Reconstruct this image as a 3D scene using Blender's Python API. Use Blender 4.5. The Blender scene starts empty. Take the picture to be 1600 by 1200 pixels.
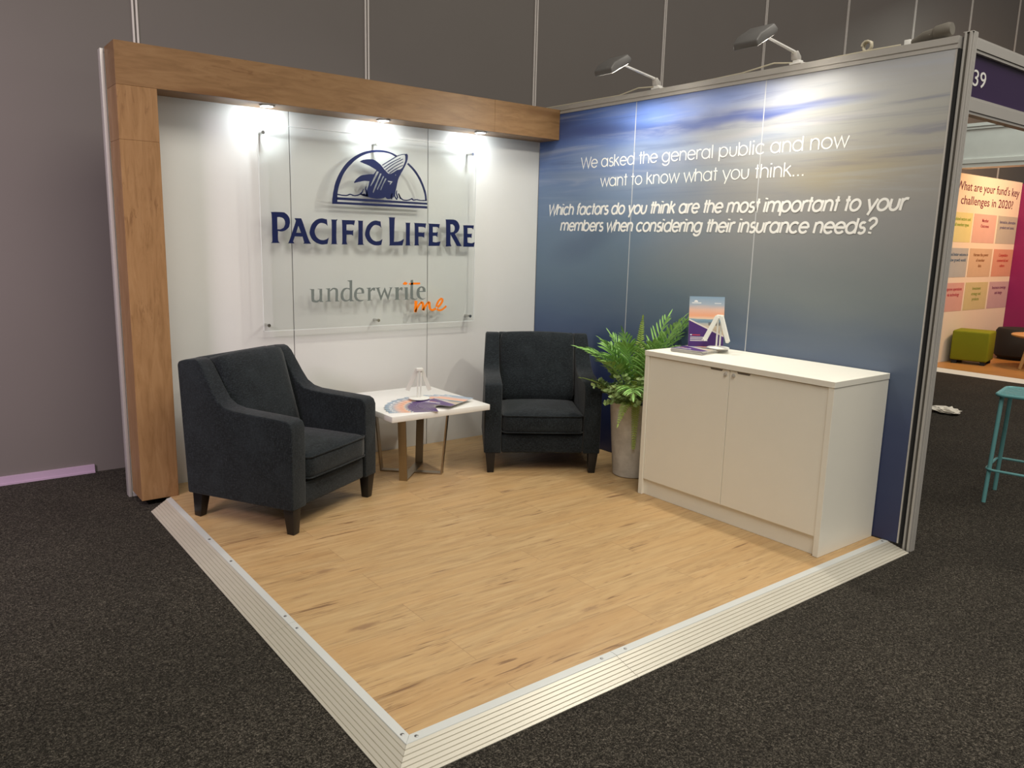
import bpy, bmesh, math, random
from mathutils import Vector, Matrix
PI = math.pi
S = bpy.context.scene
COL = S.collection

# ------------------------------------------------------------------ camera
cam_data = bpy.data.cameras.new('camera')
cam = bpy.data.objects.new('camera', cam_data); COL.objects.link(cam)
cam_data.sensor_fit = 'HORIZONTAL'; cam_data.sensor_width = 36.0
cam_data.lens = 36.0 * 1224.45 / 1600.0
cam_data.clip_start = 0.05; cam_data.clip_end = 100
YAW, PITCH, ROLL = -0.6604, -0.1822, 0.0254
_f = Vector((-math.sin(YAW)*math.cos(PITCH), math.cos(YAW)*math.cos(PITCH), math.sin(PITCH)))
_r0 = Vector((math.cos(YAW), math.sin(YAW), 0)); _u0 = _r0.cross(_f)
_r = math.cos(ROLL)*_r0 + math.sin(ROLL)*_u0; _u = -math.sin(ROLL)*_r0 + math.cos(ROLL)*_u0
cam.matrix_world = Matrix(((_r.x,_u.x,-_f.x,-3.9668),(_r.y,_u.y,-_f.y,-4.8354),(_r.z,_u.z,-_f.z,1.5066),(0,0,0,1)))
S.camera = cam

# ------------------------------------------------------------------ world, exposure
S.view_settings.view_transform = 'Standard'; S.view_settings.look = 'None'
S.view_settings.exposure = 0.0; S.view_settings.gamma = 1.0; S.view_settings.use_curve_mapping = False
W = bpy.data.worlds.new('hall_ambience'); S.world = W; W.use_nodes = True
W.node_tree.nodes['Background'].inputs[0].default_value = (1.0, 0.93, 0.84, 1)
W.node_tree.nodes['Background'].inputs[1].default_value = 0.21

# ------------------------------------------------------------------ large lights
def area(name, loc, target, energy, color, sx, sy=None, shape='RECTANGLE', spread=PI):
    L = bpy.data.lights.new(name, 'AREA'); L.energy = energy; L.color = color; L.shape = shape
    L.size = sx; L.size_y = sy or sx; L.spread = spread
    o = bpy.data.objects.new(name, L); COL.objects.link(o); o.location = loc
    o.rotation_euler = (Vector(target)-Vector(loc)).to_track_quat('-Z', 'Y').to_euler()
    return o
HALL = (1.0, 0.94, 0.83)
area('hall_ceiling_light', (-3.5, -6.0, 7.0), (-3.5, -6.0, 0), 520, HALL, 6, 4)
area('hall_ceiling_light', (5.0, -5.5, 7.0), (5.0, -5.5, 0), 320, HALL, 6, 4)
area('hall_purple_wash', (-6.2, -2.6, 3.0), (-4.4, 0.65, 0.9), 44, (1.0, 0.80, 0.94), 0.8, 0.8, spread=1.5)
area('far_stand_flood', (7.9, -1.5, 2.75), (8.4, 0.0, 1.3), 52, (1.0, 0.58, 0.27), 0.5, 0.3)
area('far_lightbox_wash', (6.3, -0.7, 4.6), (7.0, -0.7, 2.8), 22, (0.9, 1.0, 0.92), 0.8, 0.8)

# ------------------------------------------------------------------ materials
class NT:
    def __init__(s, name):
        s.m = bpy.data.materials.new(name); s.m.use_nodes = True; s.t = s.m.node_tree
        s.b = s.t.nodes['Principled BSDF']; s.out = s.t.nodes['Material Output']
    def n(s, kind, props=None, **ins):
        nd = s.t.nodes.new('ShaderNode'+kind)
        for k, v in (props or {}).items(): setattr(nd, k, v)
        for k, v in ins.items():
            key = int(k[1:]) if k[0] == 'i' and k[1:].isdigit() else k.replace('_', ' ')
            s.set(nd.inputs[key], v)
        return nd
    def set(s, sock, v):
        if isinstance(v, bpy.types.NodeSocket): s.t.links.new(v, sock)
        elif isinstance(v, bpy.types.Node): s.t.links.new(v.outputs[0], sock)
        else: sock.default_value = v
    def obj(s): return s.n('TexCoord').outputs['Object']
    def mapping(s, vec, scale=(1,1,1), loc=(0,0,0), rot=(0,0,0)):
        return s.n('Mapping', Vector=vec, Scale=scale, Location=loc, Rotation=rot).outputs[0]
    def noise(s, vec, scale=5, detail=4, rough=0.55, dist=0.0):
        return s.n('TexNoise', Vector=vec, Scale=scale, Detail=detail, Roughness=rough, Distortion=dist).outputs['Fac']
    def math(s, op, a, b=0.0, c=None, clamp=False):
        nd = s.n('Math', {'operation': op, 'use_clamp': clamp}, i0=a, i1=b)
        if c is not None: s.set(nd.inputs[2], c)
        return nd.outputs[0]
    def ramp(s, fac, stops, interp='LINEAR'):
        nd = s.n('ValToRGB', Fac=fac); e = nd.color_ramp; e.interpolation = interp
        while len(e.elements) < len(stops): e.elements.new(0.5)
        for el, (p, c) in zip(e.elements, stops):
            el.position = p; el.color = c if len(c) == 4 else (*c, 1)
        return nd.outputs[0]
    def mix(s, fac, a, b, blend='MIX'):
        nd = s.n('Mix', {'data_type': 'RGBA', 'blend_type': blend})
        s.set(nd.inputs[0], fac)
        for i, v in ((6, a), (7, b)):
            s.set(nd.inputs[i], (*v, 1) if isinstance(v, tuple) and len(v) == 3 else v)
        return nd.outputs[2]
    def smooth(s, x, a, b):
        return s.n('MapRange', {'interpolation_type': 'SMOOTHSTEP'}, Value=x, i1=a, i2=b).outputs[0]
    def bump(s, h, strength=0.2, dist=0.01):
        s.set(s.b.inputs['Normal'], s.n('Bump', Height=h, Strength=strength, Distance=dist).outputs[0])
    def fin(s, color=None, rough=0.5, metal=0.0, spec=None):
        if color is not None: s.set(s.b.inputs['Base Color'], (*color, 1) if isinstance(color, tuple) and len(color) == 3 else color)
        s.set(s.b.inputs['Roughness'], rough); s.set(s.b.inputs['Metallic'], metal)
        if spec is not None: s.b.inputs['Specular IOR Level'].default_value = spec
        return s.m

def plain(name, color, rough=0.5, metal=0.0, spec=None, var=0.06, scale=8, bump=0.0, bscale=200):
    t = NT(name); v = t.obj()
    f = t.noise(v, scale, 3)
    c = t.mix(f, tuple(x*(1-var) for x in color), tuple(min(1, x*(1+var)) for x in color))
    if bump: t.bump(t.noise(v, bscale, 2), bump, 0.002)
    return t.fin(c, rough, metal, spec)

def emissive(name, color, strength):
    t = NT(name); t.fin(color, 0.4)
    t.b.inputs['Emission Color'].default_value = (*color, 1); t.b.inputs['Emission Strength'].default_value = strength
    return t.m

def mat_floorboards():
    t = NT('oak_vinyl_planks'); v = t.obj()
    br = t.n('TexBrick', {'offset': 0.37, 'offset_frequency': 2, 'squash': 1.0}, Vector=v, Color1=(0.0,0,0,1), Color2=(1,1,1,1), Mortar=(0.5,0.5,0.5,1),
             Scale=1.0, Mortar_Size=0.0011, Mortar_Smooth=0.0, Bias=0.0, Brick_Width=1.22, Row_Height=0.18)
    tone = br.outputs['Color']; gap = br.outputs['Fac']
    sep = t.n('SeparateXYZ', Vector=v)
    off = t.math('MULTIPLY', tone, 7.3)
    vec = t.n('CombineXYZ', X=t.math('ADD', sep.outputs[0], off), Y=sep.outputs[1], Z=off).outputs[0]
    grain = t.noise(t.mapping(vec, (2.2, 26, 1)), 1.6, 6, 0.62, 0.6)
    broad = t.noise(t.mapping(vec, (0.9, 5, 1)), 1.5, 3, 0.5, 0.8)
    c = t.ramp(grain, [(0.27, (0.30, 0.180, 0.082)), (0.5, (0.44, 0.290, 0.140)), (0.75, (0.56, 0.395, 0.210))])
    c = t.mix(t.math('MULTIPLY', t.smooth(broad, 0.35, 0.7), 0.55), c, (0.50, 0.30, 0.130))
    c = t.mix(t.math('MULTIPLY', tone, 0.3), c, (0.58, 0.40, 0.20))
    st = t.noise(t.mapping(vec, (3.2, 55, 1)), 1.0, 3, 0.6, 0.4)
    patch = t.smooth(t.noise(t.mapping(vec, (1.6, 4, 1)), 1.7, 2), 0.50, 0.62)
    streak = t.math('MULTIPLY', t.smooth(st, 0.585, 0.66), patch)
    c = t.mix(t.math('MULTIPLY', streak, 0.80), c, (0.17, 0.085, 0.04))
    st2 = t.noise(t.mapping(vec, (8, 130, 1), (2, 5, 0)), 1.0, 3, 0.6, 0.5)
    patch2 = t.smooth(t.noise(t.mapping(vec, (2.5, 7, 1), (4, 1, 0)), 1.4, 2), 0.46, 0.60)
    c = t.mix(t.math('MULTIPLY', t.math('MULTIPLY', t.smooth(st2, 0.57, 0.66), patch2), 0.6), c, (0.22, 0.12, 0.055))
    vo = t.n('TexVoronoi', Vector=t.mapping(vec, (1.35, 4.6, 1)), Scale=1.0, Randomness=1.0)
    knot = t.smooth(t.math('ADD', vo.outputs['Distance'], t.math('MULTIPLY', t.noise(t.mapping(vec, (10, 30, 1)), 2.5, 3), 0.12)), 0.175, 0.10)
    c = t.mix(t.math('MULTIPLY', knot, 0.6), c, (0.20, 0.105, 0.06))
    c = t.mix(t.math('MULTIPLY', gap, 0.55), c, (0.2, 0.11, 0.05))
    t.bump(t.math('SUBTRACT', grain, gap), 0.08, 0.002)
    return t.fin(c, 0.42, 0, 0.35)

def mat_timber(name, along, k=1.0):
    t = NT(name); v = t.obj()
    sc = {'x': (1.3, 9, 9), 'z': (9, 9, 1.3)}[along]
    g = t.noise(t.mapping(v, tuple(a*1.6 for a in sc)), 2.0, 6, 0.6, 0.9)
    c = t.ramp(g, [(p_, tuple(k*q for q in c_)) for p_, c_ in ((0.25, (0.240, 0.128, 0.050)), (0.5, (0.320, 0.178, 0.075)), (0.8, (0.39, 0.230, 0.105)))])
    st = t.noise(t.mapping(v, tuple(a*2.2 for a in sc), (3, 1, 2)), 2.6, 5, 0.65, 1.2)
    patch = t.smooth(t.noise(v, 2.2, 2), 0.47, 0.62)
    c = t.mix(t.math('MULTIPLY', t.math('MULTIPLY', t.smooth(st, 0.54, 0.68), patch), 0.62), c, (0.15, 0.07, 0.027))
    vo = t.n('TexVoronoi', Vector=t.mapping(v, tuple(a*0.42 for a in sc)), Scale=1.15)
    c = t.mix(t.math('MULTIPLY', t.smooth(vo.outputs['Distance'], 0.17, 0.07), 0.7), c, (0.15, 0.07, 0.025))
    t.bump(g, 0.05, 0.002)
    return t.fin(c, 0.45, 0, 0.35)

def mat_carpet():
    t = NT('charcoal_loop_carpet'); v = t.obj()
    n1 = t.noise(v, 210, 2, 0.7); n2 = t.noise(v, 95, 3, 0.7); n3 = t.noise(v, 1.1, 3)
    s = t.math('ADD', t.math('MULTIPLY', n1, 0.6), t.math('MULTIPLY', n2, 0.4))
    c = t.ramp(s, [(0.38, (0.010, 0.0088, 0.0073)), (0.50, (0.033, 0.029, 0.0235)), (0.60, (0.105, 0.093, 0.076)), (0.70, (0.24, 0.21, 0.175))])
    c = t.mix(t.math('MULTIPLY', t.smooth(n3, 0.35, 0.7), 0.25), c, (0.016, 0.015, 0.014))
    t.bump(s, 0.9, 0.01)
    return t.fin(c, 0.95, 0, 0.1)

def mat_fabric():
    t = NT('charcoal_woven_upholstery'); v = t.obj()
    w1 = t.noise(t.mapping(v, (420, 420, 60)), 1.0, 2, 0.6)
    w2 = t.noise(t.mapping(v, (60, 60, 420)), 1.0, 2, 0.6)
    cloud = t.noise(v, 5.5, 4, 0.6, 0.4)
    w = t.math('MULTIPLY', t.math('ADD', w1, w2), 0.5)
    c = t.ramp(w, [(0.34, (0.003, 0.004, 0.005)), (0.5, (0.0085, 0.0115, 0.0140)), (0.66, (0.032, 0.040, 0.046))])
    c = t.mix(t.math('MULTIPLY', t.smooth(cloud, 0.42, 0.72), 0.40), c, (0.023, 0.030, 0.035))
    t.bump(t.math('ADD', w, t.math('MULTIPLY', cloud, 1.5)), 0.25, 0.006)
    t.b.inputs['Sheen Weight'].default_value = 0.12; t.b.inputs['Sheen Roughness'].default_value = 0.5
    return t.fin(c, 0.9, 0, 0.15)

def mat_sky_print():
    """the printed sea-and-sky picture on the blue wall: the picture's own colours"""
    t = NT('printed_sky_picture'); v = t.obj(); sp = t.n('SeparateXYZ', Vector=v)
    y0 = t.math('MULTIPLY', sp.outputs[1], -1.0); z0 = sp.outputs[2]          # y runs 0 (corner) .. 3 (aisle)
    w1 = t.noise(t.mapping(v, (1, 0.8, 2.6)), 1.3, 3, 0.5, 0.6)
    w2 = t.noise(t.mapping(v, (1, 1.1, 1.6), (0, 5, 3)), 1.1, 3, 0.5, 0.4)
    z = t.math('ADD', t.math('SUBTRACT', z0, t.math('MULTIPLY', y0, 0.012)), t.math('MULTIPLY', t.math('SUBTRACT', w1, 0.5), 0.26))
    y = t.math('ADD', y0, t.math('MULTIPLY', t.math('SUBTRACT', w2, 0.5), 1.3))
    f = t.math('DIVIDE', z, 2.5)
    cool = t.ramp(f, [(0.0, (0.019, 0.025, 0.088)), (0.22, (0.027, 0.043, 0.130)), (0.36, (0.063, 0.106, 0.201)), (0.50, (0.116, 0.180, 0.254)),
                      (0.62, (0.131, 0.198, 0.289)), (0.74, (0.147, 0.222, 0.366)), (0.84, (0.121, 0.198, 0.437)), (0.93, (0.089, 0.174, 0.507)), (1.0, (0.105, 0.216, 0.590))])
    warm = t.ramp(f, [(0.0, (0.024, 0.031, 0.092)), (0.22, (0.043, 0.060, 0.135)), (0.36, (0.102, 0.136, 0.205)), (0.50, (0.203, 0.232, 0.243)),
                      (0.64, (0.284, 0.283, 0.282)), (0.76, (0.345, 0.328, 0.295)), (0.86, (0.385, 0.384, 0.362)), (0.94, (0.428, 0.435, 0.454)), (1.0, (0.471, 0.486, 0.508))])
    c = t.mix(t.smooth(y, 0.5, 2.5), cool, warm)
    def blob(cy, cz, ry, rz, amount, slope=0.0):
        dy = t.math('DIVIDE', t.math('SUBTRACT', y0, cy), ry)
        zz = t.math('SUBTRACT', t.math('ADD', z0, t.math('MULTIPLY', t.math('SUBTRACT', w1, 0.5), 0.16)), t.math('MULTIPLY', t.math('SUBTRACT', y0, cy), slope))
        dz = t.math('DIVIDE', t.math('SUBTRACT', zz, cz), rz)
        d = t.math('SQRT', t.math('ADD', t.math('MULTIPLY', dy, dy), t.math('MULTIPLY', dz, dz)))
        return t.math('MULTIPLY', t.smooth(d, 1.0, 0.15), amount)
    for cy, cz, ry, rz, am, sl, col in ((1.35, 2.36, 0.95, 0.14, 0.75, 0.02, (0.16, 0.26, 0.66)), (0.9, 2.10, 0.9, 0.09, 0.55, 0.03, (0.26, 0.33, 0.46)), (1.75, 2.10, 0.9, 0.055, 0.55, 0.05, (0.36, 0.42, 0.54)),
                                       (1.35, 2.235, 0.75, 0.075, 0.75, 0.03, (0.050, 0.085, 0.28)), (2.05, 2.255, 0.80, 0.042, 0.90, 0.03, (0.070, 0.105, 0.33)), (0.65, 2.26, 0.55, 0.07, 0.6, 0.0, (0.035, 0.055, 0.19)),
                                       (2.2, 2.17, 0.75, 0.035, 0.6, 0.05, (0.46, 0.45, 0.48)), (2.55, 1.90, 0.55, 0.13, 0.5, 0.08, (0.40, 0.34, 0.21)), (1.4, 1.93, 1.1, 0.07, 0.4, 0.05, (0.27, 0.33, 0.40)),
                                       (0.45, 1.98, 0.6, 0.05, 0.5, -0.03, (0.20, 0.26, 0.37)), (0.1, 2.4, 0.75, 0.35, 0.6, 0.0, (0.030, 0.034, 0.090)), (0.55, 1.50, 0.5, 0.16, 0.35, 0.3, (0.055, 0.080, 0.150))):
        c = t.mix(blob(cy, cz, ry, rz, am, sl), c, col)
    # fine wind-drawn streaks
    s1 = t.noise(t.mapping(v, (1, 0.55, 9), rot=(0.045, 0, 0)), 1.4, 5, 0.6, 0.7)
    high = t.smooth(z0, 1.55, 2.05)
    c = t.mix(t.math('MULTIPLY', t.math('MULTIPLY', t.smooth(s1, 0.50, 0.72), high), 0.42), c, (0.42, 0.46, 0.54))
    c = t.mix(t.math('MULTIPLY', t.math('MULTIPLY', t.smooth(s1, 0.46, 0.30), high), 0.35), c, (0.06, 0.09, 0.22))
    return t.fin(c, 0.38, 0, 0.5)

def mat_cover():
    """sunset brochure cover: local x across 0.21, local y up 0.297, centred"""
    t = NT('sunset_brochure_cover'); v = t.obj(); sp = t.n('SeparateXYZ', Vector=v)
    x = sp.outputs[0]; y = sp.outputs[1]
    f = t.math('ADD', t.math('DIVIDE', y, 0.297), 0.5)
    f2 = t.math('ADD', f, t.math('MULTIPLY', t.math('SUBTRACT', t.noise(t.mapping(v, (8, 60, 1)), 1.5, 3), 0.5), 0.05))
    c = t.ramp(f2, [(0.30, (0.52, 0.42, 0.30)), (0.40, (0.60, 0.50, 0.38)), (0.46, (0.40, 0.42, 0.42)), (0.49, (0.16, 0.25, 0.33)), (0.545, (0.24, 0.36, 0.44)),
                    (0.555, (0.80, 0.58, 0.42)), (0.62, (0.82, 0.38, 0.22)), (0.74, (0.74, 0.48, 0.38)), (0.84, (0.36, 0.42, 0.50)), (1.0, (0.22, 0.33, 0.45))])
    # dark jetty on the water
    jet = t.math('MULTIPLY', t.math('MULTIPLY', t.math('GREATER_THAN', x, 0.012), t.math('LESS_THAN', t.math('ABSOLUTE', t.math('SUBTRACT', f, 0.455)), 0.03)), 0.8)
    c = t.mix(jet, c, (0.10, 0.09, 0.09))
    # purple field under a falling diagonal
    diag = t.math('SUBTRACT', f, t.math('SUBTRACT', 0.36, t.math('MULTIPLY', x, 1.55)))
    c = t.mix(t.math('LESS_THAN', diag, 0.03), c, (0.72, 0.66, 0.60))
    c = t.mix(t.math('LESS_THAN', diag, 0.0), c, (0.075, 0.030, 0.165))
    return t.fin(c, 0.3, 0, 0.5)

def mat_clear():
    t = NT('clear_acrylic')
    lw = t.n('LayerWeight', Blend=0.12)
    tr = t.n('BsdfTransparent', Color=(0.955, 0.965, 0.962, 1)); gl = t.n('BsdfGlossy', Color=(1, 1, 1, 1), Roughness=0.03)
    ms = t.n('MixShader', Fac=t.math('ADD', t.math('MULTIPLY', lw.outputs['Fresnel'], 0.6), 0.015), i1=tr.outputs[0], i2=gl.outputs[0])
    t.t.links.new(ms.outputs[0], t.out.inputs[0]); return t.m

def mat_leaf(name, dark, light):
    t = NT(name); v = t.obj(); f = t.noise(v, 22, 3)
    t.b.inputs['Subsurface Weight'].default_value = 0.0
    return t.fin(t.mix(f, dark, light), 0.42, 0, 0.4)

def mat_brushed(name, color, rough=0.32, axis=(4, 4, 160)):
    t = NT(name); v = t.obj(); f = t.noise(t.mapping(v, axis), 2, 3)
    return t.fin(t.mix(f, tuple(c*0.86 for c in color), color), rough, 1.0)

def mat_concrete():
    t = NT('pale_concrete'); v = t.obj(); f = t.noise(v, 9, 6, 0.65); g = t.noise(v, 60, 3)
    c = t.ramp(f, [(0.3, (0.40, 0.37, 0.33)), (0.6, (0.56, 0.53, 0.48)), (0.8, (0.64, 0.61, 0.57))])
    t.bump(g, 0.12, 0.003); return t.fin(c, 0.7, 0, 0.3)

M = dict(
    floor=mat_floorboards(), beam=mat_timber('oak_laminate_beam_shaded', 'x', 0.74), column=mat_timber('oak_laminate_column', 'z', 0.92), carpet=mat_carpet(), fabric=mat_fabric(),  # beam toned below the column: shade on its front put into the colour
    sky=mat_sky_print(), cover=mat_cover(), clear=mat_clear(), concrete=mat_concrete(),
    laminate=plain('white_wall_laminate', (0.655, 0.655, 0.635), 0.30, 0, 0.5, 0.02),
    cabinet=plain('white_cabinet_melamine', (0.86, 0.835, 0.745), 0.38, 0, 0.4, 0.02),
    tabletop=plain('white_table_laminate', (0.80, 0.79, 0.76), 0.28, 0, 0.5, 0.02),
    hall=plain('grey_hall_wall_panel', (0.150, 0.134, 0.124), 0.55, 0, 0.3, 0.05, 1.5),
    hallstrip=plain('pale_hall_wall_joint', (0.62, 0.58, 0.55), 0.5), skirting=plain('mauve_skirting', (0.42, 0.31, 0.42), 0.5),
    alu=plain('satin_aluminium', (0.52, 0.50, 0.47), 0.42, 0.25, 0.5, 0.03), ramp=plain('cream_anodised_ramp', (0.60, 0.57, 0.49), 0.42, 0.35, 0.5, 0.04),
    rampstrip=plain('ramp_nosing_aluminium', (0.62, 0.64, 0.63), 0.38, 0.15, 0.5, 0.03), screw=mat_brushed('zinc_screw', (0.45, 0.45, 0.45), 0.3),
    groove=plain('dark_groove', (0.10, 0.09, 0.075), 0.7), dark=plain('black_gap', (0.012, 0.012, 0.012), 0.8),
    stripgrey=plain('pale_grey_joint', (0.50, 0.51, 0.53), 0.4), whiteprint=plain('white_print', (0.86, 0.85, 0.82), 0.5, 0, 0.3, 0.01), navy=plain('navy_vinyl', (0.004, 0.010, 0.062), 0.45, 0, 0.25, 0.02),
    grey=plain('grey_vinyl', (0.15, 0.175, 0.165), 0.4, 0, 0.4, 0.02), orange=plain('orange_vinyl', (0.90, 0.22, 0.006), 0.4, 0, 0.4, 0.02),
    chrome=mat_brushed('polished_steel', (0.62, 0.61, 0.58), 0.2), tableleg=mat_brushed('brushed_bronze_steel', (0.40, 0.33, 0.24), 0.34),
    blackwood=plain('black_stained_wood', (0.010, 0.009, 0.009), 0.35, 0, 0.4, 0.2), page=plain('paper_pages', (0.66, 0.64, 0.60), 0.7),
    standwhite=plain('white_painted_metal', (0.76, 0.76, 0.71), 0.35, 0, 0.4, 0.02), lampgrey=plain('unlit_grey_lamp_casting', (0.15, 0.145, 0.14), 0.4, 0.1, 0.4),  # lamp casting darkened: the unlit look of the heads is in its colour
    lampwhite=plain('white_lamp_arm', (0.76, 0.75, 0.72), 0.35), lens=emissive('flood_lens', (1.0, 0.92, 0.80), 6), led=emissive('downlight_led', (0.92, 0.97, 1.0), 25),
    palm=mat_leaf('palm_green', (0.13, 0.31, 0.055), (0.36, 0.58, 0.19)), fern=mat_leaf('fern_green', (0.17, 0.27, 0.035), (0.40, 0.50, 0.11)),
    bush=mat_leaf('bush_green', (0.13, 0.25, 0.06), (0.48, 0.60, 0.26)), stem=plain('green_stem', (0.07, 0.12, 0.03), 0.6), soil=plain('dark_soil', (0.02, 0.016, 0.012), 0.9),
    purple=plain('purple_fascia_panel', (0.027, 0.007, 0.060), 0.45, 0, 0.4, 0.04), magenta=plain('magenta_wall', (0.22, 0.008, 0.10), 0.5),
    poster=plain('cream_poster', (0.74, 0.66, 0.56), 0.5, 0, 0.4, 0.02), teal=plain('teal_painted_steel', (0.14, 0.36, 0.37), 0.4, 0, 0.4, 0.05),
    lime=plain('lime_green_upholstery', (0.20, 0.215, 0.010), 0.8, 0, 0.2, 0.08), blackfab=plain('black_upholstery', (0.010, 0.009, 0.010), 0.8),
    cable=plain('cream_cable', (0.55, 0.50, 0.38), 0.5), plug=plain('grey_plug_rubber', (0.16, 0.145, 0.12), 0.6), farfloor=plain('honey_timber_floor', (0.42, 0.20, 0.06), 0.4, 0, 0.4, 0.25, 3),
    lightwood=plain('pale_beech', (0.55, 0.32, 0.13), 0.45), paper=plain('crumpled_white_paper', (0.74, 0.70, 0.62), 0.7), beamwhite=plain('white_header_panel', (0.72, 0.74, 0.70), 0.45),
    red=plain('red_print', (0.60, 0.05, 0.06), 0.5), ink=plain('plum_ink', (0.12, 0.02, 0.045), 0.5),
)

# ------------------------------------------------------------------ mesh helpers
class MB:
    def __init__(s): s.v = []; s.f = []; s.mi = []; s.cur = 0
    def add(s, vs, fs):
        o = len(s.v); s.v += [tuple(v) for v in vs]
        for f in fs: s.f.append(tuple(i+o for i in f)); s.mi.append(s.cur)
        return s
    def box(s, x0, x1, y0, y1, z0, z1):
        return s.add([(x0,y0,z0),(x1,y0,z0),(x1,y1,z0),(x0,y1,z0),(x0,y0,z1),(x1,y0,z1),(x1,y1,z1),(x0,y1,z1)],
                     [(0,3,2,1),(4,5,6,7),(0,1,5,4),(1,2,6,5),(2,3,7,6),(3,0,4,7)])
    def bar(s, a, b, w, d, up=(0,0,1), w1=None, d1=None):
        a, b = Vector(a), Vector(b); t = (b-a).normalized(); u = Vector(up)
        x = t.cross(u)
        if x.length < 1e-4: x = t.cross(Vector((1,0,0)))
        x.normalize(); y = x.cross(t)
        vs = []
        for p, ww, dd in ((a, w, d), (b, w1 or w, d1 or d)):
            for i, j in ((-1,-1),(1,-1),(1,1),(-1,1)): vs.append(p + x*(i*ww/2) + y*(j*dd/2))
        return s.add(vs, [(3,2,1,0),(4,5,6,7),(0,1,5,4),(1,2,6,5),(2,3,7,6),(3,0,4,7)])
    def tube(s, pts, r, n=10, closed=False):
        pts = [Vector(p) for p in pts]; N = len(pts); rings = []; rr = r if isinstance(r, (list, tuple)) else [r]*N
        ref = Vector((0,0,1)); prev = None; vs = []
        for i, p in enumerate(pts):
            if closed: t = pts[(i+1) % N]-pts[i-1]
            else: t = pts[min(i+1, N-1)]-pts[max(i-1, 0)]
            t.normalize()
            x = (prev - t*prev.dot(t)) if prev else (t.cross(ref) if abs(t.z) < 0.95 else t.cross(Vector((1,0,0))))
            x.normalize(); prev = x.copy(); y = t.cross(x)
            for k in range(n):
                a = 2*PI*k/n; vs.append(p + (x*math.cos(a)+y*math.sin(a))*rr[i])
        fs = []
        for i in range(N if closed else N-1):
            j = (i+1) % N
            for k in range(n): fs.append((i*n+k, i*n+(k+1) % n, j*n+(k+1) % n, j*n+k))
        if not closed: fs += [tuple(range(n-1, -1, -1)), tuple((N-1)*n+k for k in range(n))]
        return s.add(vs, fs)
    def lathe(s, prof, n=32, c=(0,0,0), cap=True):
        vs = []; fs = []
        for r, z in prof:
            for k in range(n): a = 2*PI*k/n; vs.append((c[0]+r*math.cos(a), c[1]+r*math.sin(a), c[2]+z))
        for i in range(len(prof)-1):
            for k in range(n): fs.append((i*n+k, i*n+(k+1) % n, (i+1)*n+(k+1) % n, (i+1)*n+k))
        if cap: fs += [tuple(range(n-1, -1, -1)), tuple((len(prof)-1)*n+k for k in range(n))]
        return s.add(vs, fs)
    def prism(s, poly, lo, hi, axis='x'):
        """poly: 2D outline; extruded from lo to hi along axis (x: poly=(y,z); y: (x,z); z: (x,y))"""
        def P(q, h): return {'x': (h, q[0], q[1]), 'y': (q[0], h, q[1]), 'z': (q[0], q[1], h)}[axis]
        n = len(poly); vs = [P(q, lo) for q in poly]+[P(q, hi) for q in poly]
        fs = [tuple(range(n-1, -1, -1)), tuple(range(n, 2*n))]+[(i, (i+1) % n, n+(i+1) % n, n+i) for i in range(n)]
        return s.add(vs, fs)

def obj(name, mb, mat, parent=None, smooth=False, bevel=0, seg=2, angle=35, subsurf=0):
    me = bpy.data.meshes.new(name)
    me.from_pydata(mb.v, [], mb.f)
    mats = mat if isinstance(mat, (list, tuple)) else [mat]
    for m in mats: me.materials.append(m)
    if len(mats) > 1:
        for p, i in zip(me.polygons, mb.mi): p.material_index = i
    bm = bmesh.new(); bm.from_mesh(me)
    bmesh.ops.recalc_face_normals(bm, faces=bm.faces)
    if bevel:
        es = [e for e in bm.edges if len(e.link_faces) == 2 and e.calc_face_angle(0) > math.radians(28)]
        bmesh.ops.bevel(bm, geom=es, offset=bevel, segments=seg, affect='EDGES', profile=0.5, clamp_overlap=True)
    if smooth or bevel:
        for f in bm.faces: f.smooth = True
    bm.to_mesh(me); bm.free()
    if smooth or bevel: me.set_sharp_from_angle(angle=math.radians(angle))
    o = bpy.data.objects.new(name, me); COL.objects.link(o)
    if parent is not None: o.parent = parent
    if subsurf:
        md = o.modifiers.new('soft', 'SUBSURF'); md.levels = subsurf; md.render_levels = subsurf
    return o

def tag(o, label, cat, group=None):
    o['label'] = label; o['category'] = cat
    if group: o['group'] = group
    return o
def thing(name, label, cat, loc=(0,0,0), rz=0.0, group=None):
    o = bpy.data.objects.new(name, None); COL.objects.link(o); o.empty_display_size = 0.1
    o.location = loc; o.rotation_euler = (0, 0, rz); return tag(o, label, cat, group)
def struct(name, mb, mat, parent=None, **k):
    o = obj(name, mb, mat, parent, **k)
    if parent is None: o['kind'] = 'structure'
    return o
def copy_tree(o, parent=None):
    c = o.copy(); COL.objects.link(c)
    if parent is not None: c.parent = parent
    for ch in list(o.children): copy_tree(ch, c)
    return c
def curve_mesh(name, groups, extrude):
    """2D outlines (holes included) filled and given a small thickness; local x,y with thickness along z"""
    verts = []; faces = []
    for g in groups:
        cu = bpy.data.curves.new('outline', 'CURVE'); cu.dimensions = '2D'; cu.fill_mode = 'BOTH'; cu.extrude = extrude
        for sp in g:
            s_ = cu.splines.new('POLY'); s_.points.add(len(sp)-1); s_.use_cyclic_u = True
            for p, q in zip(s_.points, sp): p.co = (q[0], q[1], 0, 1)
        o = bpy.data.objects.new('outline', cu); COL.objects.link(o)
        me = bpy.data.meshes.new_from_object(o.evaluated_get(bpy.context.evaluated_depsgraph_get()))
        b = len(verts); verts += [tuple(v.co) for v in me.vertices]
        faces += [tuple(i+b for i in p.vertices) for p in me.polygons]
        bpy.data.objects.remove(o); bpy.data.meshes.remove(me); bpy.data.curves.remove(cu)
    return verts, faces
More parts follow.
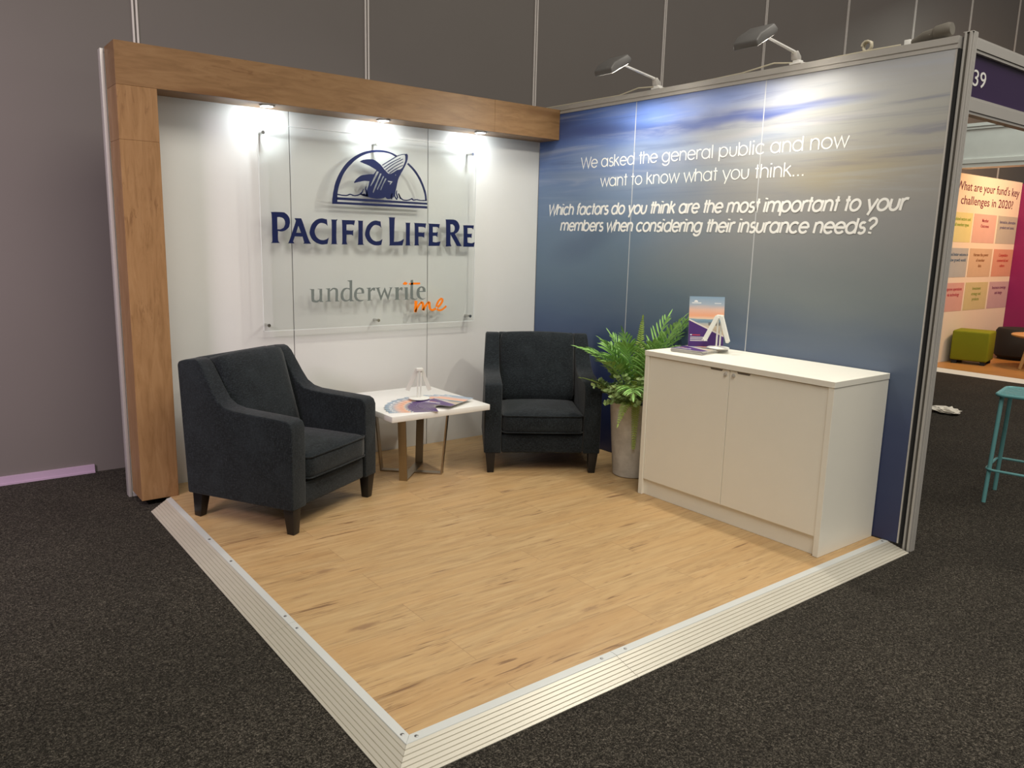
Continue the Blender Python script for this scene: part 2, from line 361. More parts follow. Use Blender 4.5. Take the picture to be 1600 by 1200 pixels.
def text_mesh(txt, size, extrude=0.0006, align='CENTER', bold=0.0):
    cu = bpy.data.curves.new('txt', 'FONT'); cu.body = txt; cu.size = size; cu.align_x = align; cu.extrude = extrude; cu.offset = bold
    cu.resolution_u = 3
    o = bpy.data.objects.new('txt', cu); COL.objects.link(o)
    me = bpy.data.meshes.new_from_object(o.evaluated_get(bpy.context.evaluated_depsgraph_get()))
    r = ([tuple(v.co) for v in me.vertices], [tuple(p.vertices) for p in me.polygons])
    bpy.data.objects.remove(o); bpy.data.meshes.remove(me); bpy.data.curves.remove(cu); return r
def fit(vs, x0, x1, z0, zscale=None):
    """scale text to span x0..x1"""
    a = min(v[0] for v in vs); b = max(v[0] for v in vs); k = (x1-x0)/(b-a)
    return [((v[0]-a)*k+x0, z0+v[1]*(zscale or k), v[2]) for v in vs]

# ================================================================== HALL
CZ = -0.035
mb = MB(); mb.box(-16, 20, -14, 0.65, CZ-0.06, CZ); struct('floor', mb, M['carpet'])
mb = MB(); mb.box(-16, 20, 0.65, 0.85, CZ-0.06, 6.2); wall_back = struct('wall_back', mb, M['hall'])
for i, sx in enumerate([-8.98, -7.41, -5.84, -4.27, -2.70, -1.13, 0.45, 2.03, 3.61, 5.19, 6.77, 8.35, 9.93]):
    mb = MB(); mb.box(sx-0.017, sx-0.006, 0.640, 0.652, CZ+0.06, 6.2).box(sx+0.006, sx+0.017, 0.640, 0.652, CZ+0.06, 6.2)
    obj('panel_joint', mb, M['hallstrip'], wall_back)
mb = MB(); mb.box(-16, -3.1, 0.632, 0.65, CZ, CZ+0.052).box(-16, -3.1, 0.625, 0.632, CZ, CZ+0.012)
struct('baseboard_back', mb, M['skirting'])

# ================================================================== STAND SHELL
IX, OX, IY, OY = -2.862, -2.992, -2.943, -3.088          # platform edge and outer edge of the ramps
mb = MB(); mb.prism([(-2.862, IY), (0.0, IY), (0.0, -0.001), (-2.862, -0.001)], CZ+0.001, 0.0, 'z')
tag(obj('timber_platform', mb, M['floor']), 'oak plank floor platform of the stand under chairs and table', 'floor')

def ramp_piece(name, label, A0, A1, B0, B1, screws):
    """edging between inner line A0-A1 and outer line B0-B1 (plan), profile grooved"""
    A0, A1, B0, B1 = (Vector((*p, 0)) for p in (A0, A1, B0, B1))
    t = thing(name, label, 'ramp edging', (*((A0+A1+B0+B1)/4).xy, CZ), group='aluminium edging around the platform')
    off = Vector((t.location.x, t.location.y, CZ))
    def section(prof):
        vs = []
        for s_, z in prof:
            for P, Q in ((A0, B0), (A1, B1)):
                q = P.lerp(Q, s_); vs.append(Vector((q.x, q.y, z))-off)
        n = len(prof); fs = [(2*i, 2*i+1, 2*i+3, 2*i+2) for i in range(n-1)]
        fs += [tuple(2*i for i in range(n)), tuple(2*i+1 for i in range(n-1, -1, -1)), (0, 2*n-2, 2*n-1, 1)]
        return vs, fs
    prof = [(0.0, CZ+0.001), (0.0, 0.0005), (0.24, 0.0005)]
    z = lambda s_: 0.0005-(s_-0.24)/0.76*(abs(CZ)-0.003)
    for k in range(6):
        g = 0.24+0.76*(k+0.9)/6.6
        prof += [(g-0.012, z(g-0.012)), (g-0.006, z(g)-0.003), (g+0.006, z(g)-0.003), (g+0.012, z(g+0.012))]
    prof += [(1.0, CZ+0.004), (1.0, CZ+0.001)]
    mb = MB(); mb.add(*section(prof)); body = obj('ramp', mb, M['ramp'], t)
    mb = MB(); mb.add(*section([(0.0, 0.0004), (0.0, 0.0028), (0.235, 0.0028), (0.245, 0.0008)])); obj('nosing_strip', mb, M['rampstrip'], t)
    for f_ in screws:
        c = (A0.lerp(A1, f_)).lerp(B0.lerp(B1, f_), 0.13)-off
        mb = MB(); mb.lathe([(0.0065, 0.0), (0.0065, 0.0012), (0.004, 0.0026), (0.0005, 0.003)], 12, (c.x, c.y, 0.0028-CZ))
        obj('screw', mb, M['screw'], t)
    return t
JL, JF = -2.06, -2.0
ramp_piece('ramp_edging', 'long grooved aluminium ramp along the left side, beside the left armchair', (IX, -0.245), (IX, JL+0.0008), (OX, -0.335), (OX, JL+0.0008), (0.42, 0.6, 0.965))
ramp_piece('ramp_edging', 'short grooved aluminium ramp along the left side, ending at front corner', (IX, JL-0.0008), (IX-0.0004, IY), (OX, JL-0.0008), (OX-0.0004, OY), (0.06, 0.965))
ramp_piece('ramp_edging', 'grooved cream ramp at front edge, left piece from the corner to the joint', (IX+0.0006, IY), (JF-0.0008, IY), (OX+0.0006, OY), (JF-0.0008, OY), (0.035, 0.93))
ramp_piece('ramp_edging', 'grooved cream ramp at front edge, right piece ending by the white cabinet', (JF+0.0008, IY), (-0.004, IY), (JF+0.0008, OY), (0.015, OY+0.006), (0.03, 0.985))

# white partition with three laminate panels
t = thing('partition_wall', 'white laminate back partition of three panels behind the clear sign', 'wall', (-1.5, 0.02, CZ))
def inT(t, x0, x1, y0, y1, z0, z1):
    l = t.location; mb = MB(); return mb.box(x0-l.x, x1-l.x, y0-l.y, y1-l.y, z0-l.z, z1-l.z)
for a, b in ((-3.014, -2.0025), (-1.9975, -1.0025), (-0.9975, -0.002)):
    obj('panel', inT(t, a, b, 0.0, 0.018, CZ+0.022, 2.43), M['laminate'], t, bevel=0.0015, seg=1)
obj('core', inT(t, -3.012, -0.002, 0.0185, 0.045, CZ+0.001, 2.43), M['groove'], t)
obj('edge_profile', inT(t, -3.034, -3.016, -0.006, 0.05, CZ+0.001, 2.45), M['alu'], t, bevel=0.002)
obj('top_rail', inT(t, -3.014, -0.002, -0.002, 0.05, 2.431, 2.45), M['alu'], t)
obj('bottom_rail', inT(t, -3.014, -0.002, -0.001, 0.018, CZ+0.001, CZ+0.0215), M['alu'], t)

# timber portal: column and beam
t = thing('timber_portal', 'oak laminate column and overhead beam framing the white wall', 'frame', (-2.914, -0.115, 0))
CX0, CX1, D, ZB, ZT = -3.012, -2.814, -0.230, 2.243, 2.458
obj('column_board', inT(t, CX0, CX1, D, -0.008, 0.001, 1.9695), M['column'], t, bevel=0.0012, seg=1)
obj('column_board', inT(t, CX0, CX1, D, -0.008, 1.970, ZB-0.0005), M['column'], t, bevel=0.0012, seg=1)
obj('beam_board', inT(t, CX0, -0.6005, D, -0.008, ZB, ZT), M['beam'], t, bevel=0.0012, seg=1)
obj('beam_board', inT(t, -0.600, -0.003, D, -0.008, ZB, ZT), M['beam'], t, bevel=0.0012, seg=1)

# downlights under the beam
for i, (x, lab) in enumerate(((-2.19, 'bright round downlight under the oak beam, leftmost of three'), (-1.425, 'bright round downlight under the oak beam above the whale emblem'),
                              (-0.66, 'bright round downlight under the oak beam, nearest the blue wall'))):
    t = thing('downlight', lab, 'light', (x, -0.150, ZB-0.001), group='downlights in the oak beam')
    mb = MB(); mb.lathe([(0.030, 0.0), (0.044, 0.0), (0.046, -0.004), (0.040, -0.008), (0.031, -0.006)], 32, cap=False); obj('bezel', mb, M['lampwhite'], t, smooth=True)
    mb = MB(); mb.lathe([(0.0305, -0.001), (0.0305, -0.004), (0.018, -0.0055)], 32); obj('lens', mb, M['led'], t, smooth=True)
    L = area('downlight_beam', (x, -0.150, ZB-0.016), (x, 0.0, ZB-0.13), 2.3, (0.90, 0.97, 1.0), 0.05, shape='DISK')

# blue printed wall
t = thing('printed_display_wall', 'blue printed display wall with cloudy sky picture and white question', 'wall', (0.02, -1.5, 0))
for a, b in ((-0.998, -0.002), (-1.998, -1.004), (-3.020, -2.004)):
    p = obj('printed_panel', MB().box(0, 0.028, a, b, 0.006, 2.428), M['sky']); p.parent = t; p.location = (-0.02, 1.5, 0)
for yy in (-1.001, -2.001):
    obj('joint_strip', inT(t, -0.0008, 0.02, yy-0.003, yy+0.003, 0.006, 2.428), M['stripgrey'], t)
obj('edge_strip', inT(t, -0.0005, 0.0285, -3.0275, -3.0205, 0.006, 2.428), M['alu'], t)
obj('top_rail', MB().add(*(lambda v, f: ([(x-0.02, y+1.5, z) for x, y, z in v], f))(*(lambda m: (m.v, m.f))(
    MB().box(-0.002, 0.060, -3.028, -0.002, 2.430, 2.446).box(0.002, 0.056, -3.028, -0.002, 2.446, 2.454).box(-0.002, 0.060, -3.028, -0.002, 2.454, 2.486)))), M['alu'], t)
obj('backing', inT(t, 0.029, 0.055, -3.02, -0.002, CZ+0.03, 2.43), M['groove'], t)
post = obj('corner_post', inT(t, 0.032, 0.074, -3.068, -3.036, CZ+0.001, 2.496), M['groove'], t)  # aluminium core coloured dark, painting the shade between the ribs
for (x0, x1, y0, y1) in ((0.024, 0.034, -3.050, -3.040), (0.024, 0.034, -3.074, -3.062), (0.038, 0.047, -3.080, -3.066), (0.0535, 0.0615, -3.080, -3.066), (0.068, 0.077, -3.080, -3.066),
                         (0.072, 0.080, -3.058, -3.048), (0.072, 0.080, -3.044, -3.034)):
    o = obj('post_rib', inT(t, x0, x1, y0, y1, CZ+0.0012, 2.500), M['alu'], t, bevel=0.0015, seg=1); o.parent = post; o.location = (0, 0, 0)
obj('post_cap', inT(t, 0.026, 0.078, -3.078, -3.034, 2.5005, 2.504), M['alu'], t)
mb = MB(); mb.box(0.005-0.02, 0.064-0.02, -3.0355+1.5, -3.0285+1.5, 0.0, 2.43); obj('shadow_gap', mb, M['dark'], t)

# --- stroke lettering (geometric sans drawn as pen strokes, x-height 1)
def arc(cx, cy, rx, ry, a0, a1, n=14):
    return [(cx+rx*math.cos(math.radians(a0+(a1-a0)*i/n)), cy+ry*math.sin(math.radians(a0+(a1-a0)*i/n))) for i in range(n+1)]
def bowl(cx=0.52): return arc(cx, 0.5, 0.47, 0.5, 0, 360, 28)
A = 1.38
GL = {
 'a': (1.22, [bowl(), [(1.0, 1.03), (1.0, -0.03)]]), 'b': (1.22, [[(0.08, A), (0.08, -0.03)], bowl(0.56)]),
 'c': (1.06, [arc(0.52, 0.5, 0.47, 0.5, 42, 318, 22)]), 'd': (1.22, [bowl(), [(1.0, A), (1.0, -0.03)]]),
 'e': (1.12, [[(0.06, 0.52), (0.985, 0.52)], arc(0.52, 0.5, 0.47, 0.5, 0, 322, 24)]),
 'f': (0.62, [[(0.24, -0.03), (0.24, 1.05)]+arc(0.48, 1.08, 0.24, 0.30, 180, 80, 6), [(0.02, 0.95), (0.52, 0.95)]]),
 'g': (1.22, [bowl(), [(1.0, 1.03), (1.0, 0.02)]+arc(0.53, 0.0, 0.47, 0.42, 0, -155, 12)]),
 'h': (1.04, [[(0.08, A), (0.08, -0.03)], arc(0.46, 0.6, 0.38, 0.4, 180, 0, 12)+[(0.84, -0.03)]]),
 'i': (0.36, [[(0.1, 1.0), (0.1, -0.03)], [(0.1, 1.25), (0.1, 1.40)]]),
 'k': (0.92, [[(0.08, A), (0.08, -0.03)], [(0.70, 1.03), (0.10, 0.50)], [(0.28, 0.64), (0.80, -0.03)]]),
 'l': (0.36, [[(0.1, A), (0.1, -0.03)]]),
 'm': (1.66, [[(0.08, 1.03), (0.08, -0.03)], arc(0.43, 0.62, 0.35, 0.38, 180, 0, 12)+[(0.78, -0.03)], arc(1.13, 0.62, 0.35, 0.38, 180, 0, 12)+[(1.48, -0.03)]]),
 'n': (1.04, [[(0.08, 1.03), (0.08, -0.03)], arc(0.46, 0.6, 0.38, 0.4, 180, 0, 12)+[(0.84, -0.03)]]),
 'o': (1.14, [bowl()]), 'p': (1.22, [[(0.08, 1.03), (0.08, -0.42)], bowl(0.56)]),
 'r': (0.64, [[(0.08, 1.03), (0.08, -0.03)], arc(0.44, 0.58, 0.36, 0.42, 180, 62, 8)]),
 's': (0.78, [arc(0.36, 0.75, 0.25, 0.25, 40, 250, 12)+arc(0.36, 0.26, 0.30, 0.27, 70, -150, 12)]),
 't': (0.56, [[(0.25, 1.36), (0.25, -0.03)], [(0.02, 0.97), (0.48, 0.97)]]),
 'u': (1.02, [[(0.08, 1.0), (0.08, 0.4)]+arc(0.45, 0.4, 0.37, 0.4, 180, 360, 12)+[(0.82, 1.0)]]),
 'w': (1.42, [[(0.03, 1.03), (0.37, 0.0), (0.70, 0.98), (1.03, 0.0), (1.37, 1.03)]]),
 'y': (1.0, [[(0.04, 1.03), (0.47, 0.02)], [(0.93, 1.03), (0.32, -0.42)]]),
 'W': (1.74, [[(0.03, 1.36), (0.44, 0.0), (0.86, 1.30), (1.28, 0.0), (1.69, 1.36)]]),
 '.': (0.46, [[(0.12, -0.03), (0.12, 0.13)]]),
 '?': (0.95, [arc(0.44, 1.02, 0.36, 0.36, 170, -60, 12)+[(0.44, 0.52), (0.44, 0.34)], [(0.44, -0.03), (0.44, 0.14)]]),
 ' ': (0.52, []),
}
def ribbon(mb, pts, w, tf):
    pts = [Vector(p) for p in pts]; L = []; R = []
    if len(pts) > 14 and (pts[0]-pts[-1]).length < 1e-5:          # a closed bowl: one seamless ring
        pts.pop(); n = len(pts); vs = []; fs = []
        for i in range(n):
            t_ = (pts[(i+1) % n]-pts[i-1]).normalized(); nn = Vector((-t_.y, t_.x))
            L.append(pts[i]+nn*w/2); R.append(pts[i]-nn*w/2)
        for h in (0, 1): vs += [tf(p, h) for p in L]+[tf(p, h) for p in R]
        for i in range(n):
            j = (i+1) % n
            fs += [(i, j, n+j, n+i), (2*n+i, 3*n+i, 3*n+j, 2*n+j), (i, 2*n+i, 2*n+j, j), (n+i, n+j, 3*n+j, 3*n+i)]
        mb.add(vs, fs); return
    n = len(pts)
    for i in range(n):
        d0 = (pts[i]-pts[i-1]).normalized() if i else (pts[1]-pts[0]).normalized()
        d1 = (pts[i+1]-pts[i]).normalized() if i < n-1 else d0
        nn = Vector((-(d0.y+d1.y), d0.x+d1.x)); nn = nn.normalized() if nn.length > 1e-6 else Vector((-d0.y, d0.x))
        c = max(0.5, nn.dot(Vector((-d0.y, d0.x)))); L.append(pts[i]+nn*(w/2/c)); R.append(pts[i]-nn*(w/2/c))
    vs = []
    for h in (0, 1):
        vs += [tf(p, h) for p in L]+[tf(p, h) for p in R]
    fs = []
    for i in range(n-1):
        fs += [(i, i+1, n+i+1, n+i), (2*n+i, 3*n+i, 3*n+i+1, 2*n+i+1), (i, 2*n+i, 2*n+i+1, i+1), (n+i, n+i+1, 3*n+i+1, 3*n+i)]
    fs += [(0, n, 3*n, 2*n), (n-1, 3*n-1, 4*n-1, 2*n-1)]
    mb.add(vs, fs)
def wall_line(name, txt, y0, y1, z0, xh, w, slant=0.0):
    adv = sum(GL[c][0] for c in txt); last = GL[txt[-1]][0]*0.18
    k = (y0-y1)/(adv-last)          # metres per unit across
    mb = MB(); x = 0.0; lay = 0
    for c in txt:
        a, strokes = GL[c]
        for st in strokes:
            lay = (lay+1) % 5
            ww = w if not (c in '.' or (c == 'i' and len(st) == 2 and st[0][1] > 1.1) or (c == '?' and st[0][1] < 0)) else w*1.35
            # work in metres so that strokes keep one width
            pts = [((x+p[0])*k + slant*p[1]*xh, p[1]*xh) for p in st]
            ribbon(mb, pts, ww*xh, lambda p, h, q=lay: (-0.0002-(0.0006+0.0003*q)*h-0.02, y0-p.x+1.5, z0+p.y))
        x += a
    return obj(name, mb, M['whiteprint'], t)
wall_line('lettering', 'We asked the general public and now', -0.478, -2.522, 2.026, 0.0555, 0.135)
wall_line('lettering', 'want to know what you think...', -0.688, -2.300, 1.892, 0.0555, 0.135)
wall_line('lettering', 'Which factors do you think are the most important to your', -0.128, -2.868, 1.700, 0.0555, 0.235, 0.20)
wall_line('lettering', 'members when considering their insurance needs?', -0.275, -2.718, 1.584, 0.0555, 0.235, 0.20)

# ================================================================== CLEAR SIGN
# outlines of the sign artwork, in tenths of a millimetre on the wall
EMBLEM=[['-17540,17020 -17530,17090 -17530,17160 -17530,17240 -17520,17330 -17500,17440 -17480,17560 -17460,17700 -17430,17840 -17390,17980 -17360,18140 -17310,18290 -17260,18440 -17190,18580 -17130,18720 -17050,18860 -16970,19000 -16870,19150 -16760,19300 -16650,19450 -16530,19580 -16410,19710 -16280,19820 -16140,19930 -16000,20030 -15860,20120 -15720,20200 -15570,20280 -15420,20350 -15280,20410 -15130,20460 -14980,20500 -14830,20530 -14690,20570 -14540,20590 -14390,20610 -14240,20620 -14090,20630 -13940,20630 -13780,20620 -13640,20610 -13500,20590 -13370,20560 -13250,20530 -13130,20500 -13030,20460 -12940,20430 -12860,20390 -12770,20350 -12920,20270 -12990,20310 -13070,20350 -13150,20390 -13230,20420 -13340,20450 -13450,20470 -13570,20480 -13690,20490 -13820,20500 -13960,20500 -14100,20490 -14240,20480 -14380,20470 -14510,20450 -14650,20430 -14790,20390 -14930,20350 -15080,20300 -15230,20240 -15380,20170 -15500,20110 -15620,20030 -15740,19950 -15860,19860 -15990,19760 -16110,19640 -16230,19520 -16350,19410 -16450,19290 -16540,19180 -16630,19060 -16710,18940 -16780,18810 -16840,18680 -16900,18550 -16950,18420 -17000,18290 -17050,18150 -17090,18020 -17120,17900 -17150,17770 -17160,17650 -17170,17530 -17180,17430 -17180,17350 -17180,17290 -17180,17230 -17180,17170 -10470,17190 -10470,17030 -11390,17030 -12290,17030 -13180,17030 -14060,17030 -14950,17030 -15830,17030 -16690,17030'], ['-17230,17460 -10470,17420 -10470,17290 -17230,17290'], ['-11970,19980 -11850,19890 -11740,19810 -11630,19730 -11520,19630 -11400,19520 -11290,19400 -11190,19270 -11090,19140 -10990,19010 -10910,18860 -10830,18720 -10760,18580 -10700,18450 -10650,18330 -10600,18210 -10570,18090 -10540,17960 -10520,17830 -10510,17700 -10490,17570 -10620,17560 -10640,17680 -10650,17790 -10670,17910 -10700,18030 -10750,18160 -10800,18300 -10860,18440 -10920,18570 -10990,18700 -11060,18820 -11140,18950 -11220,19070 -11310,19190 -11410,19310 -11520,19430 -11620,19530 -11730,19630 -11840,19720 -11950,19800 -12060,19890'], ['-17180,17600 -17090,17580 -16990,17570 -16890,17560 -16810,17550 -16720,17550 -16650,17550 -16580,17550 -16510,17560 -16440,17580 -16370,17610 -16320,17630 -16280,17640 -16230,17640 -16170,17620 -16110,17590 -16040,17580 -15980,17580 -15910,17580 -15850,17590 -15780,17600 -15710,17620 -15640,17650 -15580,17680 -15500,17680 -15410,17670 -15300,17650 -15190,17620 -15070,17590 -15040,17660 -15160,17690 -15270,17720 -15390,17750 -15500,17760 -15590,17750 -15670,17720 -15740,17690 -15800,17680 -15860,17660 -15920,17660 -15970,17650 -16020,17660 -16080,17670 -16140,17690 -16200,17710 -16270,17720 -16340,17710 -16410,17680 -16460,17650 -16520,17640 -16580,17630 -16650,17630 -16720,17630 -16790,17630 -16880,17630 -16970,17650 -17070,17660 -17170,17670'], ['-12760,17910 -12730,17850 -12700,17780 -12670,17720 -12630,17670 -12590,17620 -12550,17570 -12490,17540 -12430,17510 -12350,17480 -12270,17470 -12180,17460 -12090,17460 -12010,17480 -11930,17500 -11850,17520 -11790,17550 -11740,17570 -11710,17590 -11690,17600 -11720,17620 -11580,17510 -11490,17520 -11420,17540 -11360,17550 -11300,17560 -11240,17550 -11190,17540 -11120,17530 -11030,17520 -10910,17520 -10780,17520 -10640,17530 -10510,17540 -10510,17610 -10640,17600 -10780,17600 -10910,17590 -11020,17590 -11100,17600 -11160,17610 -11220,17620 -11290,17630 -11370,17620 -11440,17610 -11510,17590 -11540,17580 -11670,17680 -11750,17660 -11770,17640 -11790,17630 -11820,17610 -11880,17590 -11950,17570 -12020,17550 -12100,17540 -12170,17540 -12250,17540 -12330,17550 -12390,17570 -12440,17600 -12480,17630 -12520,17660 -12560,17710 -12590,17760 -12620,17820 -12660,17880 -12690,17940'], ['-15140,18250 -15160,18210 -15180,18170 -15190,18120 -15200,18050 -15190,17950 -15170,17840 -15150,17720 -15130,17610 -14990,17640 -15020,17750 -15050,17870 -15090,17970 -15110,18060 -15120,18120 -15120,18160 -15110,18200 -15110,18250'], ['-15340,18090 -15370,18040 -15400,17980 -15430,17930 -15460,17880 -15490,17850 -15530,17820 -15570,17790 -15600,17760 -15490,17680 -15470,17720 -15440,17760 -15410,17800 -15390,17850 -15360,17900 -15350,17960 -15330,18020 -15310,18080'], ['-12880,18120 -12890,18070 -12910,18030 -12920,17970 -12920,17910 -12900,17840 -12880,17760 -12850,17670 -12830,17590 -12730,17630 -12760,17700 -12790,17780 -12820,17860 -12840,17920 -12850,17980 -12840,18020 -12840,18070 -12830,18120'], ['-13010,17960 -13020,17900 -13040,17850 -13050,17780 -13050,17720 -13020,17660 -12970,17600 -12920,17540 -12870,17490 -12790,17550 -12840,17600 -12900,17650 -12940,17700 -12970,17740 -12980,17790 -12980,17840 -12970,17900 -12960,17950'], ['-13240,17900 -13260,17860 -13280,17820 -13300,17770 -13310,17720 -13310,17660 -13300,17610 -13290,17560 -13280,17510 -13180,17530 -13200,17580 -13210,17630 -13220,17680 -13230,17720 -13230,17760 -13220,17800 -13200,17850 -13190,17890'], ['-12720,17920 -12720,17880 -12710,17830 -12700,17780 -12680,17740 -12670,17690 -12650,17650 -12630,17600 -12620,17560 -12520,17590 -12540,17640 -12570,17680 -12590,17720 -12610,17760 -12630,17800 -12640,17850 -12660,17890 -12670,17930'], ['-15570,19780 -15520,19810 -15460,19850 -15400,19880 -15330,19910 -15240,19930 -15140,19950 -15040,19970 -14940,19980 -14850,19990 -14760,20000 -14670,20000 -14590,19990 -14530,19970 -14470,19950 -14410,19920 -14350,19880 -14270,19840 -14200,19790 -14120,19740 -14050,19690 -13980,19620 -13920,19560 -13860,19490 -13800,19420 -13720,19360 -13650,19290 -13570,19220 -13490,19160 -13430,19160 -13380,19170 -13310,19170 -13240,19200 -13140,19250 -13030,19320 -12920,19390 -12830,19450 -12750,19470 -12700,19480 -12650,19490 -12590,19510 -12540,19540 -12490,19580 -12430,19630 -12380,19700 -12330,19790 -12280,19900 -12230,20010 -12200,20110 -12190,20200 -12190,20280 -12190,20340 -12200,20400 -12210,20430 -12230,20450 -12240,20460 -12250,20470 -12100,20560 -12070,20540 -12050,20520 -12020,20500 -12010,20460 -12000,20390 -12010,20310 -12020,20220 -12050,20120 -12080,20020 -12140,19910 -12190,19800 -12250,19690 -12320,19580 -12380,19470 -12450,19370 -12520,19270 -12570,19170 -12630,19080 -12680,18990 -12720,18900 -12760,18820 -12780,18740 -12800,18650 -12830,18540 -12860,18400 -12900,18250 -12940,18090 -12970,17960 -13010,17860 -13040,17780 -13080,17710 -13110,17640 -13190,17610 -13260,17580 -13330,17550 -13400,17530 -13450,17520 -13500,17520 -13540,17520 -13580,17530 -13610,17540 -13650,17570 -13680,17600 -13710,17630 -13770,17610 -13830,17580 -13890,17560 -13960,17540 -14050,17520 -14150,17510 -14260,17500 -14360,17490 -14460,17500 -14570,17510 -14670,17520 -14760,17530 -14840,17540 -14920,17560 -14990,17570 -15060,17580 -15140,17590 -15210,17600 -15290,17610 -15350,17620 -15400,17640 -15450,17660 -15480,17680 -15520,17710 -15250,17790 -15130,17710 -15130,17770 -15120,17840 -15120,17910 -15100,17970 -15080,18020 -15060,18070 -15030,18120 -15000,18190 -14970,18280 -14940,18380 -14910,18490 -14880,18590 -14970,18590 -15060,18590 -15150,18590 -15250,18590 -15340,18570 -15440,18550 -15540,18520 -15640,18500 -15720,18480 -15810,18460 -15890,18430 -15970,18410 -16000,18450 -15960,18500 -15920,18550 -15880,18600 -15830,18660 -15760,18720 -15690,18780 -15610,18840 -15530,18890 -15460,18920 -15390,18940 -15320,18960 -15240,18970 -15150,18990 -15040,19010 -14940,19030 -14850,19040 -14770,19050 -14700,19050 -14640,19050 -14570,19050 -14360,19330 -14480,19390 -14610,19450 -14730,19500 -14840,19550 -14950,19590 -15050,19620 -15140,19650 -15230,19670 -15320,19700 -15410,19730 -15490,19750', '-14340,19270 -14190,19230 -14280,19070 -14380,18900 -14470,18740 -14550,18610 -14620,18510 -14680,18430 -14730,18360 -14780,18290 -14790,18290 -14820,18280 -14820,18300 -14790,18380 -14710,18540 -14600,18770 -14460,19030', '-14100,19150 -13990,19120 -14070,18950 -14150,18780 -14230,18610 -14310,18450 -14380,18290 -14460,18130 -14530,17980 -14610,17820 -14620,17860 -14640,17880 -14650,17920 -14630,18000 -14580,18120 -14510,18290 -14430,18460 -14350,18620 -14290,18760 -14230,18890 -14160,19020', '-13890,19000 -13800,18960 -13860,18840 -13930,18710 -13990,18580 -14050,18470 -14120,18360 -14180,18260 -14240,18160 -14300,18060 -14310,18080 -14330,18080 -14330,18110 -14310,18190 -14230,18340 -14130,18550 -14000,18780', '-13720,18870 -13620,18820 -13670,18740 -13720,18660 -13770,18570 -13830,18480 -13880,18380 -13940,18260 -14000,18140 -14060,18030 -14070,18050 -14080,18060 -14090,18090 -14070,18160 -14010,18300 -13920,18480 -13820,18680', '-13550,18710 -13150,18680 -13370,18440 -13390,18530 -13290,18600 -13520,18650', '-12970,19170 -12900,19130 -12970,19040'], ['-13920,19650 -13780,19740 -13650,19820 -13510,19900 -13370,19980 -13230,20070 -13090,20150 -12960,20230 -12840,20300 -12730,20350 -12640,20390 -12550,20420 -12460,20450 -12360,20470 -12270,20480 -12170,20500 -12070,20510 -12070,20560 -12170,20540 -12270,20530 -12370,20520 -12470,20500 -12560,20470 -12660,20440 -12760,20400 -12860,20350 -12990,20280 -13130,20200 -13270,20110 -13410,20030 -13540,19950 -13680,19860 -13820,19780 -13950,19700'], ['-13800,19510 -13670,19590 -13550,19680 -13420,19760 -13270,19850 -13110,19940 -12930,20040 -12740,20130 -12550,20230 -12580,20270 -12760,20170 -12950,20080 -13130,19990 -13300,19900 -13450,19810 -13580,19720 -13710,19640 -13840,19550'], ['-13680,19380 -13540,19480 -13410,19570 -13270,19670 -13120,19770 -12950,19870 -12760,19970 -12560,20070 -12370,20170 -12400,20210 -12590,20110 -12790,20010 -12970,19910 -13150,19810 -13310,19710 -13450,19610 -13580,19520 -13720,19420'], ['-13520,19270 -13400,19360 -13280,19450 -13150,19540 -13020,19630 -12860,19720 -12690,19810 -12520,19900 -12350,19990 -12370,20030 -12540,19940 -12720,19850 -12890,19760 -13050,19670 -13190,19580 -13320,19490 -13440,19410 -13560,19320'], ['-13370,19180 -13260,19260 -13150,19330 -13030,19410 -12910,19480 -12780,19560 -12650,19630 -12510,19700 -12370,19770 -12400,19810 -12540,19740 -12680,19670 -12810,19600 -12950,19530 -13070,19450 -13180,19380 -13300,19300 -13410,19220']]
